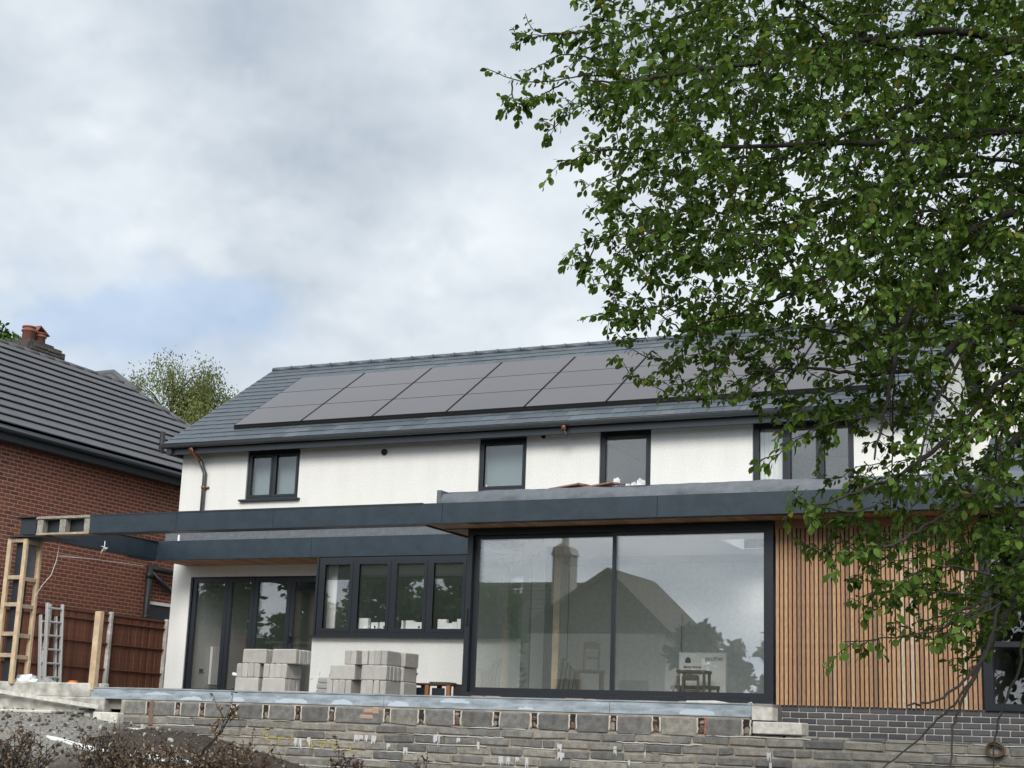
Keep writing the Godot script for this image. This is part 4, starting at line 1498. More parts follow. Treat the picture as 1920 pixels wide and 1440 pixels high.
func build_steps() -> void:
	# low cast walls and step blocks at the left end
	var o := place("cast_wall", cbox(Vector3(2.6, 0.205, 0.16), 0.012, 0.006, 2), M.concrete, self, Vector3(-16.23, -0.055, 0.42))
	tag(o, "low stained cast concrete kerb in front of the fence and ladder", "concrete kerb")
	o = place("cast_wall_end", cbox(Vector3(0.12, 0.12, 0.12), 0.008), M.concrete, self, Vector3(-14.86, -0.01, 0.30))
	tag(o, "small concrete upstand beside the sawn timber post", "concrete kerb")
	o = place("lower_kerb", cbox(Vector3(2.4, 0.22, 0.20), 0.012, 0.006, 4), M.concrete, self, Vector3(-15.85, -0.262, 0.41))
	tag(o, "weathered lower concrete kerb behind the sloping plank", "concrete kerb")
	o = place("step_slab", cbox(Vector3(1.95, 0.045, 0.34), 0.008, 0.004, 6), M.cream, self, Vector3(-16.33, -0.375, 0.60))
	tag(o, "pale thin concrete slab forming the lower left step", "step")
	o = place("step_riser", cbox(Vector3(2.1, 0.26, 0.28), 0.01, 0.004, 7), M.concrete, self, Vector3(-16.3, -0.53, 0.60))
	tag(o, "shaded concrete riser under the thin step slab", "step")
	o = place("step_block", cbox(Vector3(0.44, 0.19, 0.24), 0.01, 0.004, 8), M.cream, self, Vector3(-14.50, -0.445, 0.52))
	tag(o, "clean pale concrete block set at the foot of the left steps", "block")
	o = place("small_step_block", cbox(Vector3(0.10, 0.20, 0.2), 0.01, 0.004, 9), M.concrete, self, Vector3(-14.86, -0.45, 0.5))
	tag(o, "narrow grey block beside the clean pale block of the steps", "block")
	o = place("lower_slab", cbox(Vector3(1.3, 0.05, 0.35), 0.01, 0.004, 5), M.cream, self, Vector3(-14.45, -0.57, 0.60))
	tag(o, "flat pale slab under the clean pale step block", "slab")
	o = place("broken_slab", cbox(Vector3(0.42, 0.05, 0.22), 0.01, 0.006, 5), M.dust, self, Vector3(-14.98, -0.60, 0.98), Basis.from_euler(Vector3(0.5, 0.2, 0.12)))
	tag(o, "broken grey slab lying tilted on the soil by the steps", "slab")
	var s := begin()
	stick(s, Vector3(-16.8, -0.075, 0.62), Vector3(-14.62, -0.285, 0.62), 0.06, 0.05)
	o = place("sloping_plank", done(s), M.cream, self)
	tag(o, "long pale plank sloping down to the right across the left steps", "plank")
	s = begin()
	box(s, -14.95, -14.78, -0.335, -0.305, 0.52, 0.66)
	o = place("dark_wedge", done(s), M.black, self)
	tag(o, "small dark wedge under the lower end of the sloping plank", "wedge")
	# white pipe along the ground in pieces
	var line := [Vector3(-16.9, -0.53, 1.3), Vector3(-16.0, -0.585, 1.32), Vector3(-15.98, -0.59, 1.31), Vector3(-15.3, -0.645, 1.5), Vector3(-14.25, -0.745, 1.8), Vector3(-13.2, -0.86, 2.1)]
	var said := ["white pipe end lying on the ground left of the steps", "", "bowed white pipe length behind the left of the dead shrub", "white pipe length half hidden by the dead shrub", "white pipe running to the right behind the dead shrub's stems"]
	for i in 5:
		if i == 1:
			continue
		s = begin(true)
		tube(s, [line[i], line[i].lerp(line[i + 1], 0.5) + Vector3(0, -0.01, 0), line[i + 1]], 0.04, 0.038, 8)
		o = place("plastic_pipe", done(s), M.white, self)
		tag(o, said[i], "pipe", "white pipes on the ground")
	# lumps of mortar, clods and stones lying on the dug ground
	var lumps: Array = []
	var lump_cols: Array = []
	for i in 2600:
		var lx := rng.randf_range(-17.2, -9.0)
		var lz := 0.55 + 3.4 * pow(rng.randf(), 1.6)
		var sz := 0.012 + 0.05 * pow(rng.randf(), 4.0)
		lumps.append(Transform3D(Basis.from_euler(Vector3(rng.randf() * TAU, rng.randf() * TAU, rng.randf() * TAU)) * Basis.from_scale(Vector3(sz * rng.randf_range(0.7, 1.5), sz * 0.7, sz)), Vector3(lx, ground_height(lx, lz) + sz * 0.2, lz)))
		var lk := rng.randf_range(0.7, 1.3)
		lump_cols.append(Color(0.10 * lk, 0.078 * lk, 0.06 * lk) if rng.randf() < (0.85 if lx > -13.4 else 0.55) else Color(0.42 * lk, 0.40 * lk, 0.36 * lk))
	var rubble := stuff("rubble", cbox(Vector3(1, 1, 1), 0.2, 0.12, 3), M.lump, self, lumps, lump_cols)
	tag(rubble, "clods and broken bits of mortar on the dug ground below the wall", "rubble")
	s = begin()
	stick(s, Vector3(-12.75, -0.86, 2.2), Vector3(-11.6, -0.965, 2.3), 0.16, 0.03)
	stick(s, Vector3(-12.7, -0.835, 2.15), Vector3(-11.65, -0.94, 2.25), 0.03, 0.03)
	o = place("white_trim_boards", done(s), M.white, self)
	tag(o, "white plastic trim boards lying on the soil before the block wall", "boards")

# ---------------------------------------------------------------- left side: fence, ladder, posts
func build_fences() -> void:
	var sides := ["panel beside the house corner, right of the concrete post", "panel behind the ladder, left of the concrete post", "panel behind the raw timber column"]
	var zs := [-5.27, -3.69, -2.11, -0.53, 1.05]
	for i in 4:
		if i == 3:
			sides.append("panel nearest the garden end")
		var z0: float = zs[i] + 0.055
		var z1: float = zs[i + 1] - 0.055
		var f := thing("fence_panel", "red brown closeboard fence " + sides[i], "fence", Vector3(-18.2, 0, (z0 + z1) / 2), 0.0, "closeboard fence panels along the boundary")
		var ln := z1 - z0
		var n := 15
		for k in n:
			var w := ln / n
			place("board", cbox(Vector3(0.014, 1.42, w + 0.012), 0.003), pick(M.fence), f, Vector3(0.004 * (k % 2), 0.64, -ln / 2 + w * (k + 0.5)), Basis(Vector3.UP, 0.05))
		for y in [0.42, 0.86, 1.24]:
			place("rail", cbox(Vector3(0.035, 0.022, ln), 0.004), M.fence[3], f, Vector3(0.025, y, 0))
			place("rail_board", cbox(Vector3(0.012, 0.36, ln), 0.003), M.fence[1], f, Vector3(-0.014, y - 0.2, 0))
		place("capping", cbox(Vector3(0.06, 0.035, ln), 0.005), M.fence[1], f, Vector3(0, 1.37, 0))
		place("gravel_board", cbox(Vector3(0.05, 0.16, ln), 0.006), M.concrete, f, Vector3(0, -0.02, 0))
	var said := ["concrete fence post beside the white house corner", "pale concrete fence post between two brown panels, top chipped", "concrete fence post behind the ladder and column"]
	for i in 3:
		var o := place("concrete_post", cbox(Vector3(0.10, 1.72, 0.10), 0.015, 0.005, i), M.concrete, self, Vector3(-18.19, 0.56, zs[i]), Basis(Vector3.RIGHT, 0.0))
		tag(o, said[i], "post", "concrete fence posts")
	var s := begin()
	box(s, -18.7, -18.6, 1.05, 1.44, -6.3, 0.5)
	var o := place("dark_coping", done(s), M.black, self)
	tag(o, "dark strip behind the fence top along the brick wall's foot", "coping")
	# aluminium ladder leaning, its sections nested
	var lad := thing("ladder", "aluminium ladder with flat rungs leaning on the brown fence", "ladder", Vector3(-17.85, 0.06, -1.93), deg_to_rad(78))
	lad.rotation = Vector3(0, deg_to_rad(80), 0)
	for sec in 2:
		var dz := -0.07 * sec
		var dx := -0.05 * sec
		for x in [-0.155, 0.155]:
			place("stile", cbox(Vector3(0.028, 1.36 - 0.2 * sec, 0.065), 0.004), M.aluminium, lad, Vector3(x + dx, 0.67 - 0.1 * sec, dz), Basis(Vector3.RIGHT, -0.10 - 0.03 * sec))
		for k in 6 - sec:
			var y := 0.14 + k * 0.225
			place("rung", cbox(Vector3(0.29, 0.030, 0.034), 0.006), M.aluminium, lad, Vector3(dx, y, dz - 0.10 * (y - 0.67)))
	s = begin()
	var post := place("sawn_post", cbox(Vector3(0.105, 1.115, 0.09), 0.004, 0.001, 1), M.pine, self, Vector3(-14.93, 0.505, 0.44), Basis(Vector3(0, 0, 1), 0.0))
	tag(post, "clean sawn timber post upright at the left end of the steel channel", "post")
	s = begin(true)
	var bag := thing("white_sheet", "crumpled white plastic sheet on the kerb at the ladder's foot", "plastic sheet", Vector3(-16.25, 0.045, 0.36))
	crumple(s, Vector3.ZERO, Vector3(0.20, 0.10, 0.10), 5)
	place("sheet", done(s), M.white, bag)
	s = begin(true)
	crumple(s, Vector3(0.36, -0.01, -0.05), Vector3(0.12, 0.06, 0.08), 9)
	place("dark_fold", done(s), M.flat_blocks[0], bag)
	s = begin(true)
	box(s, -15.40, -15.27, 0.045, 0.062, 0.36, 0.44)
	box(s, -15.37, -15.27, 0.062, 0.078, 0.36, 0.44)
	o = place("orange_clip", done(s), M.orange, self)
	tag(o, "small orange plastic piece on the concrete kerb", "plastic piece")
	s = begin()
	box(s, -16.6, -14.85, 0.03, 0.075, -2.3, -2.1)
	for i in 14:
		box(s, -16.5 + i * 0.11, -16.44 + i * 0.11, -0.02, 0.03, -2.28, -2.12)
	o = place("board_on_ground", done(s), M.pine_grey, self)
	tag(o, "grey board lying on small bearers before the brown fence", "board")

func crumple(s: SurfaceTool, at: Vector3, r: Vector3, seed_: int) -> void:
	var n := FastNoiseLite.new()
	n.seed = seed_
	n.frequency = 1.1
	var p := func(i: int, j: int) -> Vector3:
		var a := TAU * i / 16.0
		var b := PI * j / 8.0
		var d := Vector3(cos(a) * sin(b), cos(b), sin(a) * sin(b))
		return at + d * r * (1.0 + n.get_noise_3dv(d * 2.2) * 1.1)
	for i in 16:
		for j in 8:
			quad(s, p.call(i, j), p.call(i + 1, j), p.call(i + 1, j + 1), p.call(i, j + 1))

func build_timber_column() -> void:
	var c := thing("timber_frame_column", "raw pine framework round a dark post, holding the canopy's left end", "timber column", Vector3(-16.53, 0.0, 0.25))
	var leg := func(x: float, z: float) -> void:
		place("leg", cbox(Vector3(0.075, 2.13, 0.055), 0.004, 0.001, 1), M.pine, c, Vector3(x, 1.075, z))
	leg.call(-0.15, 0.28)
	leg.call(0.16, 0.28)
	leg.call(0.16, -0.02)
	leg.call(-0.15, -0.02)
	for y in [0.42, 0.73, 1.16, 1.56, 2.11]:
		place("rail", cbox(Vector3(0.235, 0.06, 0.045), 0.004), M.pine_x, c, Vector3(0.005, y, 0.28))
		place("rail", cbox(Vector3(0.045, 0.06, 0.245), 0.004), M.pine_x, c, Vector3(0.165, y - 0.02, 0.13))
	var s := begin()
	box(s, -0.09, 0.05, 0.0, 2.14, 0.06, 0.20)
	place("steel_post", done(s), M.anthracite, c)
	place("insulation_board", cbox(Vector3(0.02, 0.5, 0.2), 0.002), M.membrane, c, Vector3(0.13, 1.82, 0.13))
	# loose cables from the canopy
	s = begin(true)
	tube(s, [Vector3(-16.02, 2.17, 0.2), Vector3(-16.03, 1.85, 0.22), Vector3(-16.08, 1.62, 0.25), Vector3(-16.18, 1.47, 0.3), Vector3(-16.3, 1.3, 0.3), Vector3(-16.28, 1.15, 0.3)], 0.006, 0.006, 5)
	var o := place("hanging_cable", done(s), M.cable, self)
	tag(o, "thin pale cable hanging from the canopy corner beside the timber column", "cable")
	s = begin(true)
	tube(s, [Vector3(-16.05, 1.93, 0.2), Vector3(-15.75, 1.90, 0.0), Vector3(-15.4, 1.88, -0.4), Vector3(-15.2, 1.86, -0.8)], 0.0035, 0.0035, 5)
	tube(s, [Vector3(-16.05, 1.91, 0.2), Vector3(-15.7, 1.89, 0.1), Vector3(-15.5, 1.885, -0.1)], 0.004, 0.004, 5)
	o = place("hanging_cable", done(s), M.cable, self)
	tag(o, "pair of pale cables stretched sideways before the brick wall", "cable")
	s = begin(true)
	for q in [[Vector3(0, 0.1, 0), Vector3(0.02, -0.06, 0)], [Vector3(-0.07, 0.02, 0), Vector3(0.06, -0.03, 0.02)], [Vector3(-0.05, -0.04, 0), Vector3(0.07, -0.01, 0)], [Vector3(-0.06, -0.12, 0), Vector3(0.0, -0.02, 0)]]:
		tube(s, [q[0], (q[0] + q[1]) / 2 + Vector3(0.01, 0.012, 0.02), q[1]], 0.009, 0.009, 5)
	o = place("cable_tail", done(s), M.cable, self, Vector3(-16.36, 2.22, -1.20))
	tag(o, "knotted white cable tail sticking out of the left canopy beam", "cable")
	s = begin(true)
	tube(s, [Vector3(-9.88, 2.44, -2.45), Vector3(-9.88, 2.36, -2.45), Vector3(-9.90, 2.30, -2.45), Vector3(-9.93, 2.26, -2.45)], 0.006, 0.006, 5)
	tube(s, [Vector3(-9.92, 2.27, -2.45), Vector3(-9.935, 2.25, -2.45)], 0.011, 0.011, 6)
	o = place("cable_tail", done(s), M.cable, self)
	tag(o, "short white cable tail hanging over the lower fascia near the sliding door", "cable")

# ---------------------------------------------------------------- concrete blocks stacked on the terrace
func build_block_stacks() -> void:
	var bl := 0.395   # length, height and thickness of a block
	var bh := 0.200
	var bt := 0.0935
	var stacks := [
		["leftmost stack", -13.02, -0.30, ["S", "E", "S"], [0.0, 0.01, 0.10], [4, 4, 4]],
		["second stack", -12.565, -0.30, ["S", "E", "S"], [0.0, 0.01, 0.15], [4, 4, 4]],
		["third stack", -11.50, -0.30, ["E", "S", "E"], [0.0, 0.04, 0.265], [4, 4, 2]],
		["tall right stack", -10.945, -0.28, ["E", "S", "E"], [0.0, 0.01, 0.0], [4, 4, 4]],
		["stack behind the tall right one", -10.93, -0.70, ["E", "E", "E"], [0.03, 0.02, 0.04], [4, 4, 4]],
	]
	var layer := ["bottom", "middle", "top"]
	var nth_front := ["at the front", "second from the front", "third from the front", "at the back"]
	var nth_side := ["at the left", "second from the left", "third from the left", "at the right"]
	var proto: Node3D = null
	for st in stacks:
		for k in 3:
			var way: String = st[3][k]
			for i in st[5][k]:
				var said := "concrete block, %s layer of the %s, %s" % [layer[k], st[0], nth_front[i] if way == "S" else nth_side[i]]
				var at := Vector3(st[1] + st[4][k], k * (bh + 0.001), st[2])
				var turn := rng.randf_range(-0.012, 0.012)
				if way == "S":
					at += Vector3(bl / 2 + rng.randf_range(-0.006, 0.006), 0, -bt * (i + 0.5) - i * 0.006)
				else:
					at += Vector3(bt * (i + 0.5) + i * 0.006, 0, -bl / 2 + rng.randf_range(-0.008, 0.008))
					turn += PI / 2
				var t := thing("concrete_block", said, "concrete block", at, turn, "concrete blocks stacked on the terrace")
				place("block_body", cbox(Vector3(bl - 0.004, bh, bt), 0.008, 0.0035, rng.randi() % 8), pick(M.stack), t, Vector3(0, bh / 2, 0))
	var flat := [[-11.79, 0.0, "bottom"], [-11.78, 0.078, "second"], [-11.77, 0.156, "third"]]
	for f in flat:
		var said := "darker grey block lying flat, %s of the low pile between the stacks" % f[2]
		var t := thing("concrete_block", said, "concrete block", Vector3(f[0] + 0.15, f[1], -0.62), rng.randf_range(-0.05, 0.05), "flat blocks in the low pile")
		place("block_body", cbox(Vector3(0.33, 0.076, 0.2), 0.008, 0.003, rng.randi() % 5), M.flat_blocks[0], t, Vector3(0, 0.038, 0))
	var t := thing("concrete_block", "darker grey block half on top of the low pile, leaning on the third stack", "concrete block", Vector3(-11.52, 0.234, -0.66), 0.1, "flat blocks in the low pile")
	place("block_body", cbox(Vector3(0.22, 0.07, 0.2), 0.008, 0.003, 2), M.flat_blocks[1], t, Vector3(0, 0.035, 0))
	var s := begin()
	box(s, -12.1, -11.5, 0.0, 0.02, -0.2, -0.05)
	var o := place("thin_board", done(s), M.cream, self)
	tag(o, "thin pale board lying on the terrace between the block stacks", "board")

func build_loose_things() -> void:
	# white lamp on a bent cable sticking out left of the stacks
	var lamp := thing("cable_lamp", "small white lamp head on a bent grey cable left of the blocks", "lamp", Vector3(-13.0, 0.0, -0.55))
	var s := begin(true)
	tube(s, [Vector3(0.12, 0.1, 0), Vector3(0.02, 0.17, 0), Vector3(-0.07, 0.225, 0), Vector3(-0.15, 0.24, 0)], 0.007, 0.007, 6)
	place("cable", done(s), M.cable, lamp)
	s = begin(true)
	tube(s, [Vector3(-0.13, 0.24, 0), Vector3(-0.17, 0.245, 0), Vector3(-0.235, 0.255, 0)], 0.018, 0.026, 10)
	place("lamp_head", done(s), M.white, lamp)
	s = begin(true)
	tube(s, [Vector3(-11.9, 0.30, -0.75), Vector3(-11.87, 0.32, -0.7), Vector3(-11.86, 0.28, -0.68)], 0.008, 0.008, 6)
	tube(s, [Vector3(-11.93, 0.215, -0.6), Vector3(-11.91, 0.215, -0.55)], 0.012, 0.014, 8)
	var o := place("cable_end", done(s), M.cable, self)
	tag(o, "white cable end poking out right of the second block stack", "cable")
	# low brown workbench right of the stacks
	var b := thing("wooden_workbench", "low brown wooden bench with dark panels under the white wall", "bench", Vector3(-10.42, 0.0, -1.6))
	place("top", cbox(Vector3(0.72, 0.025, 0.42), 0.004), M.oak, b, Vector3(-0.05, 0.205, 0))
	place("top", cbox(Vector3(0.30, 0.022, 0.30), 0.004), M.old_brick, b, Vector3(0.05, 0.228, 0), Basis(Vector3.UP, 0.1))
	for x in [-0.36, -0.10, 0.24]:
		place("leg", cbox(Vector3(0.06, 0.19, 0.06), 0.005), mat(lin(0.28, 0.11, 0.04), 0.7), b, Vector3(x, 0.097, 0.18))
		place("leg", cbox(Vector3(0.06, 0.19, 0.06), 0.005), mat(lin(0.28, 0.11, 0.04), 0.7), b, Vector3(x, 0.097, -0.18))
	for x in [-0.235, 0.07]:
		place("panel", cbox(Vector3(0.20, 0.15, 0.02), 0.003), M.anthracite, b, Vector3(x, 0.08, 0.17))
	s = begin()
	box(s, 0.28, 0.42, 0.0, 0.19, -0.1, 0.12)
	place("dark_box", done(s), M.black, b)
	s = begin(true)
	tube(s, [Vector3(-10.80, 0.22, -1.5), Vector3(-10.78, 0.30, -1.5), Vector3(-10.75, 0.36, -1.5)], 0.018, 0.022, 8)
	o = place("tool_handle", done(s), M.black, self)
	tag(o, "dark tool handle standing up at the left of the wooden bench", "tool")
	# boards left on the flat roof
	for q in [[-8.09, "reddish board propped on the flat roof, left of the two"], [-7.62, "reddish board propped on the flat roof under the tall window"]]:
		s = begin()
		obox(s, Vector3(q[0], 2.80, -0.6), Basis.from_euler(Vector3(0.10, 0.0, 0.13)), Vector3(0.42, 0.018, 0.35))
		obox(s, Vector3(q[0] + 0.24, 2.825, -0.6), Basis.from_euler(Vector3(0.10, 0.0, -0.28)), Vector3(0.09, 0.018, 0.3))
		box(s, q[0] - 0.1, q[0] + 0.15, 2.452, 2.775, -0.7, -0.5)
		o = place("roof_board", done(s), mat(lin(0.27, 0.13, 0.09), 0.85), self)
		tag(o, q[1], "board", "boards left on the flat roof")
	# coiled rope on the wall at the right
	s = begin(true)
	for k in 5:
		var pts: Array = []
		for i in 15:
			var a := TAU * i / 14.0 + k
			pts.append(Vector3(cos(a) * (0.085 + 0.012 * sin(k * 2.0)), sin(a) * (0.07 + 0.01 * cos(k * 3.0)) + 0.01 * sin(a * 2 + k), 0.012 * k))
		tube(s, pts, 0.010, 0.010, 5)
	o = place("coiled_rope", done(s), mat(lin(0.12, 0.08, 0.05), 0.9), self, Vector3(-2.52, -0.43, 0.52))
	tag(o, "small coil of brown rope on the block wall at the right", "rope")

# ---------------------------------------------------------------- other houses
func build_other_houses() -> void:
	# roof peak behind the neighbour's hip
	var h := thing("far_house", "grey tiled roof peak of a house behind the brick house's hip", "house", Vector3(-26.3, 0, -12.5))
	var s := begin()
	box(s, -9.0, 0.8, -0.5, 6.3, -5.0, 0.3)
	place("wall", done(s), M.mortar_red, h)
	s = begin()
	slab(s, [Vector2(-8.0, 6.2), Vector2(-8.0, 8.35), Vector2(0.05, 8.40), Vector2(0.85, 7.86), Vector2(0.85, 6.2)], -0.2, 0.0)
	var ra := Vector3(-8.0, 8.35, 0.0)
	var rb := Vector3(0.05, 8.40, 0.0)
	quad(s, Vector3(-8.2, 6.2, 2.4), ra, rb, Vector3(0.2, 6.2, 2.4))
	for v in [Vector3(0.2, 6.2, 2.4), rb, Vector3(0.85, 7.86, 0.0), Vector3(0.2, 6.2, 2.4), Vector3(0.85, 7.86, 0.0), Vector3(0.85, 6.2, 0.0)]:
		s.add_vertex(v)
	var r := place("roof", done(s), M.tiles[0], h)
	s = begin(true)
	tube(s, [rb, Vector3(0.87, 7.86, 0.0)], 0.07, 0.07, 8)
	tube(s, [ra, rb], 0.07, 0.07, 8)
	place("ridge_tile", done(s), M.tiles[2], r)
	# white house with slate roof far right, seen through the leaves
	h = thing("right_white_house", "white rendered gabled house seen through leaves right of the slate roof", "house", Vector3(-2.2, 0, -9.5))
	s = begin()
	slab(s, [Vector2(-2.0, -0.1), Vector2(2.6, -0.1), Vector2(2.6, 5.6), Vector2(0.3, 7.3), Vector2(-2.0, 5.6)], -4.0, 1.6)
	place("wall", done(s), M.render, h)
	s = begin()
	slab(s, [Vector2(-2.25, 5.42), Vector2(-2.25, 5.52), Vector2(0.3, 7.42), Vector2(2.85, 5.52), Vector2(2.85, 5.42), Vector2(0.3, 7.32)], -4.2, 1.8)
	r = place("roof", done(s), M.slates[1], h)
	for k in 13:
		s = begin()
		var f := (k + 0.5) / 13.0
		obox(s, Vector3(lerpf(-2.25, 0.3, f), lerpf(5.54, 7.44, f), -1.2), Basis(Vector3(0, 0, 1), 0.64 + 0.06), Vector3(0.27, 0.014, 6.0))
		place("slate_course", done(s), M.slates[k % 5], r)
	s = begin(true)
	lathe(s, Vector3(0.3, 7.3, -1.0), [Vector2(0, 0), Vector2(0.15, 0), Vector2(0.13, 0.55), Vector2(0.16, 0.6), Vector2(0.1, 0.62), Vector2(0, 0.5)], 14)
	place("chimney_pot", done(s), M.terracotta, h)
	# low slate roof at the far right
	h = thing("slate_outbuilding", "low slate-roofed outbuilding at the far right behind the leaves", "outbuilding", Vector3(-2.0, 0, -4.4))
	s = begin()
	box(s, -1.2, 3.0, 0.0, 3.1, -2.5, 0.0)
	place("wall", done(s), M.render, h)
	s = begin()
	slab(s, [Vector2(-0.25, 3.1), Vector2(-0.25, 3.16), Vector2(1.3, 4.2), Vector2(2.8, 3.16), Vector2(2.8, 3.1)], -1.35, 3.2, true)
	r = place("roof", done(s), M.slates[0], h)
	for k in 7:
		s = begin()
		var f := (k + 0.5) / 7.0
		obox(s, Vector3(0.92, lerpf(3.17, 4.2, f) + 0.01, lerpf(0.25, -1.3, f)), Basis(Vector3.RIGHT, 0.59 - 0.06), Vector3(4.5, 0.014, 0.29))
		place("slate_course", done(s), M.slates[(k * 2) % 5], r)
	# the house across the garden, behind the camera, that the big panes mirror
	h = thing("mirrored_house", "house with half-hipped gable and capped chimney, mirrored in the big sliding door", "house", Vector3(-24.2, 0, 42.0))
	s = begin()
	slab(s, [Vector2(-4.2, -2.5), Vector2(2.6, -2.5), Vector2(2.6, 3.9), Vector2(-4.2, 3.9)], 0.0, 5.5)
	box(s, -12.0, -4.2, -2.5, 3.8, 3.0, 9.0)
	place("wall", done(s), M.cream, h)
	s = begin()
	slab(s, [Vector2(-4.2, 3.9), Vector2(2.65, 3.9), Vector2(0.0, 6.45)], 0.02, 0.3)
	place("gable_hanging", done(s), M.old_brick, h)
	s = begin()
	slab(s, [Vector2(-4.5, 3.75), Vector2(-4.5, 3.85), Vector2(0.05, 6.65), Vector2(2.9, 3.98), Vector2(2.85, 3.8), Vector2(0.05, 6.45)], -0.3, 5.6)
	r = place("roof", done(s), M.old_brick, h)
	s = begin()
	slab(s, [Vector2(-2.5, 3.8), Vector2(-2.5, 3.9), Vector2(-6.0, 6.7), Vector2(-9.5, 3.9), Vector2(-9.5, 3.8)], -12.2, -2.0, true)
	place("roof", done(s), M.old_brick, h)
	for k in 12:
		var f := (k + 0.5) / 12.0
		s = begin()
		obox(s, Vector3(-8.0, lerpf(3.9, 6.72, f) + 0.02, lerpf(2.5, 6.0, f)), Basis(Vector3.RIGHT, -0.67 + 0.09), Vector3(7.8, 0.035, 0.36))
		place("tile_course", done(s), M.old_brick, r)
	s = begin()
	box(s, -4.4, -3.5, 4.0, 7.75, 4.0, 4.8)
	slab(s, [Vector2(-4.47, 7.75), Vector2(-3.43, 7.75), Vector2(-3.55, 8.1), Vector2(-3.95, 8.28), Vector2(-4.35, 8.1)], 3.93, 4.87)
	box(s, -4.07, -3.83, 8.2, 8.6, 4.25, 4.55)
	place("chimney", done(s), M.cream, h)
	for x in [-2.4, 0.6, -9.5, -7.0]:
		s = begin()
		var zf := -0.03 if x > -4.0 else 2.97
		box(s, x, x + 1.3, 0.6, 2.0, zf, zf + 0.05)
		place("window", done(s), M.black, h)

# ---------------------------------------------------------------- plants
var leaf_meshes := {}

func leaf_mesh(kind: int, dye := Color.WHITE) -> ArrayMesh:
	var known := str(kind) + dye.to_html()
	if leaf_meshes.has(known):
		return leaf_meshes[known]
	var s := begin(true)
	if dye != Color.WHITE:
		s.set_color(dye)
	# a blade of unit length along -z, folded a little along its rib: rounded, narrow or curled
	var half: Array = [[0.02, 0.21, 0.325, 0.28, 0.03], [0.02, 0.20, 0.29, 0.22, 0.02], [0.03, 0.16, 0.2, 0.16, 0.02]][kind]
	var bend: Array = [[0.0, 0.03, 0.02, -0.05, -0.16], [0.0, 0.05, 0.04, -0.03, -0.14], [0.0, 0.14, 0.16, 0.02, -0.2]][kind]
	var rise := [0.10, 0.12, 0.3]
	var along := [0.0, 0.22, 0.5, 0.78, 1.0]
	for side in [-1.0, 1.0]:
		for i in 4:
			var a := Vector3(0, bend[i], -along[i])
			var b := Vector3(0, bend[i + 1], -along[i + 1])
			var c := Vector3(side * half[i + 1], bend[i + 1] + half[i + 1] * rise[kind], -along[i + 1])
			var d := Vector3(side * half[i], bend[i] + half[i] * rise[kind], -along[i])
			if side > 0.0:
				quad(s, a, b, c, d)
			else:
				quad(s, a, d, c, b)
	if kind != 2:
		quad(s, Vector3(-0.02, 0, 0.2), Vector3(-0.02, 0, 0), Vector3(0.02, 0, 0), Vector3(0.02, 0, 0.2))
	leaf_meshes[known] = done(s)
	return leaf_meshes[known]

func leaf_at(at: Vector3, dir: Vector3, size: float, roll: float) -> Transform3D:
	var d := dir.normalized()
	var up := Vector3.UP if absf(d.y) < 0.95 else Vector3.RIGHT
	return Transform3D(Basis.looking_at(d, up).rotated(d, roll).scaled(Vector3(size, size, size)), at)

func dir_any(r: RandomNumberGenerator) -> Vector3:
	var z := r.randf_range(-1, 1)
	var a := r.randf() * TAU
	return Vector3(cos(a) * sqrt(1 - z * z), z, sin(a) * sqrt(1 - z * z))

# a tree some way off: trunk, limbs and a crown of leaf sprays in uneven clumps
func far_tree(called: String, label: String, at: Vector3, height: float, spread: float, base: float, clumps: int, leaves: int, size: float, tone: Color, droop: float, seed_: int, group := "") -> void:
	var r := RandomNumberGenerator.new()
	r.seed = seed_
	var t := thing(called, label, "tree", at, 0.0, group)
	var s := begin(true)
	var top := Vector3(r.randf_range(-0.3, 0.3), height * 0.93, r.randf_range(-0.3, 0.3))
	tube(s, [Vector3(0, -0.5, 0), Vector3(0.1, height * 0.4, 0), top], height * 0.022, height * 0.004, 8)
	var trunk := place("trunk", done(s), M.bark, t)
	var where: Array = []
	var cols: Array = []
	s = begin(true)
	for k in clumps:
		var f := pow(r.randf(), 0.8)
		var y := lerpf(base, height * 0.97, f)
		var rad := spread * sqrt(maxf(0.05, 1.0 - pow(absf(f - 0.35) / 0.68, 2.0)))
		var a := r.randf() * TAU
		var d := rad * sqrt(r.randf()) * 0.95
		var c := Vector3(cos(a) * d, y, sin(a) * d)
		var root := Vector3(0, maxf(base * 0.8, y - d * 0.8 - 0.3), 0)
		tube(s, [root, root.lerp(c, 0.6) + Vector3(0, 0.15, 0), c], 0.035, 0.008, 4, false)
		var cr := spread * r.randf_range(0.16, 0.34)
		var shade := r.randf_range(0.7, 1.25)
		var n := int(leaves / float(clumps) * r.randf_range(0.6, 1.4))
		for i in n:
			var q := dir_any(r) * cr * pow(r.randf(), 0.45)
			q.y *= 0.75 + droop * 0.6
			if droop > 0.0:
				q.y -= droop * cr * r.randf() * 0.8
			var dd := dir_any(r) + Vector3(0, -droop * 1.5, 0)
			where.append(leaf_at(c + q, dd, size * r.randf_range(0.7, 1.3), r.randf() * TAU))
			var k2 := shade * r.randf_range(0.75, 1.25)
			cols.append(Color(tone.r * k2, tone.g * k2, tone.b * k2))
	place("limbs", done(s), M.bark, trunk)
	stuff("crown", leaf_mesh(1), M.far_leaf, t, where, cols)

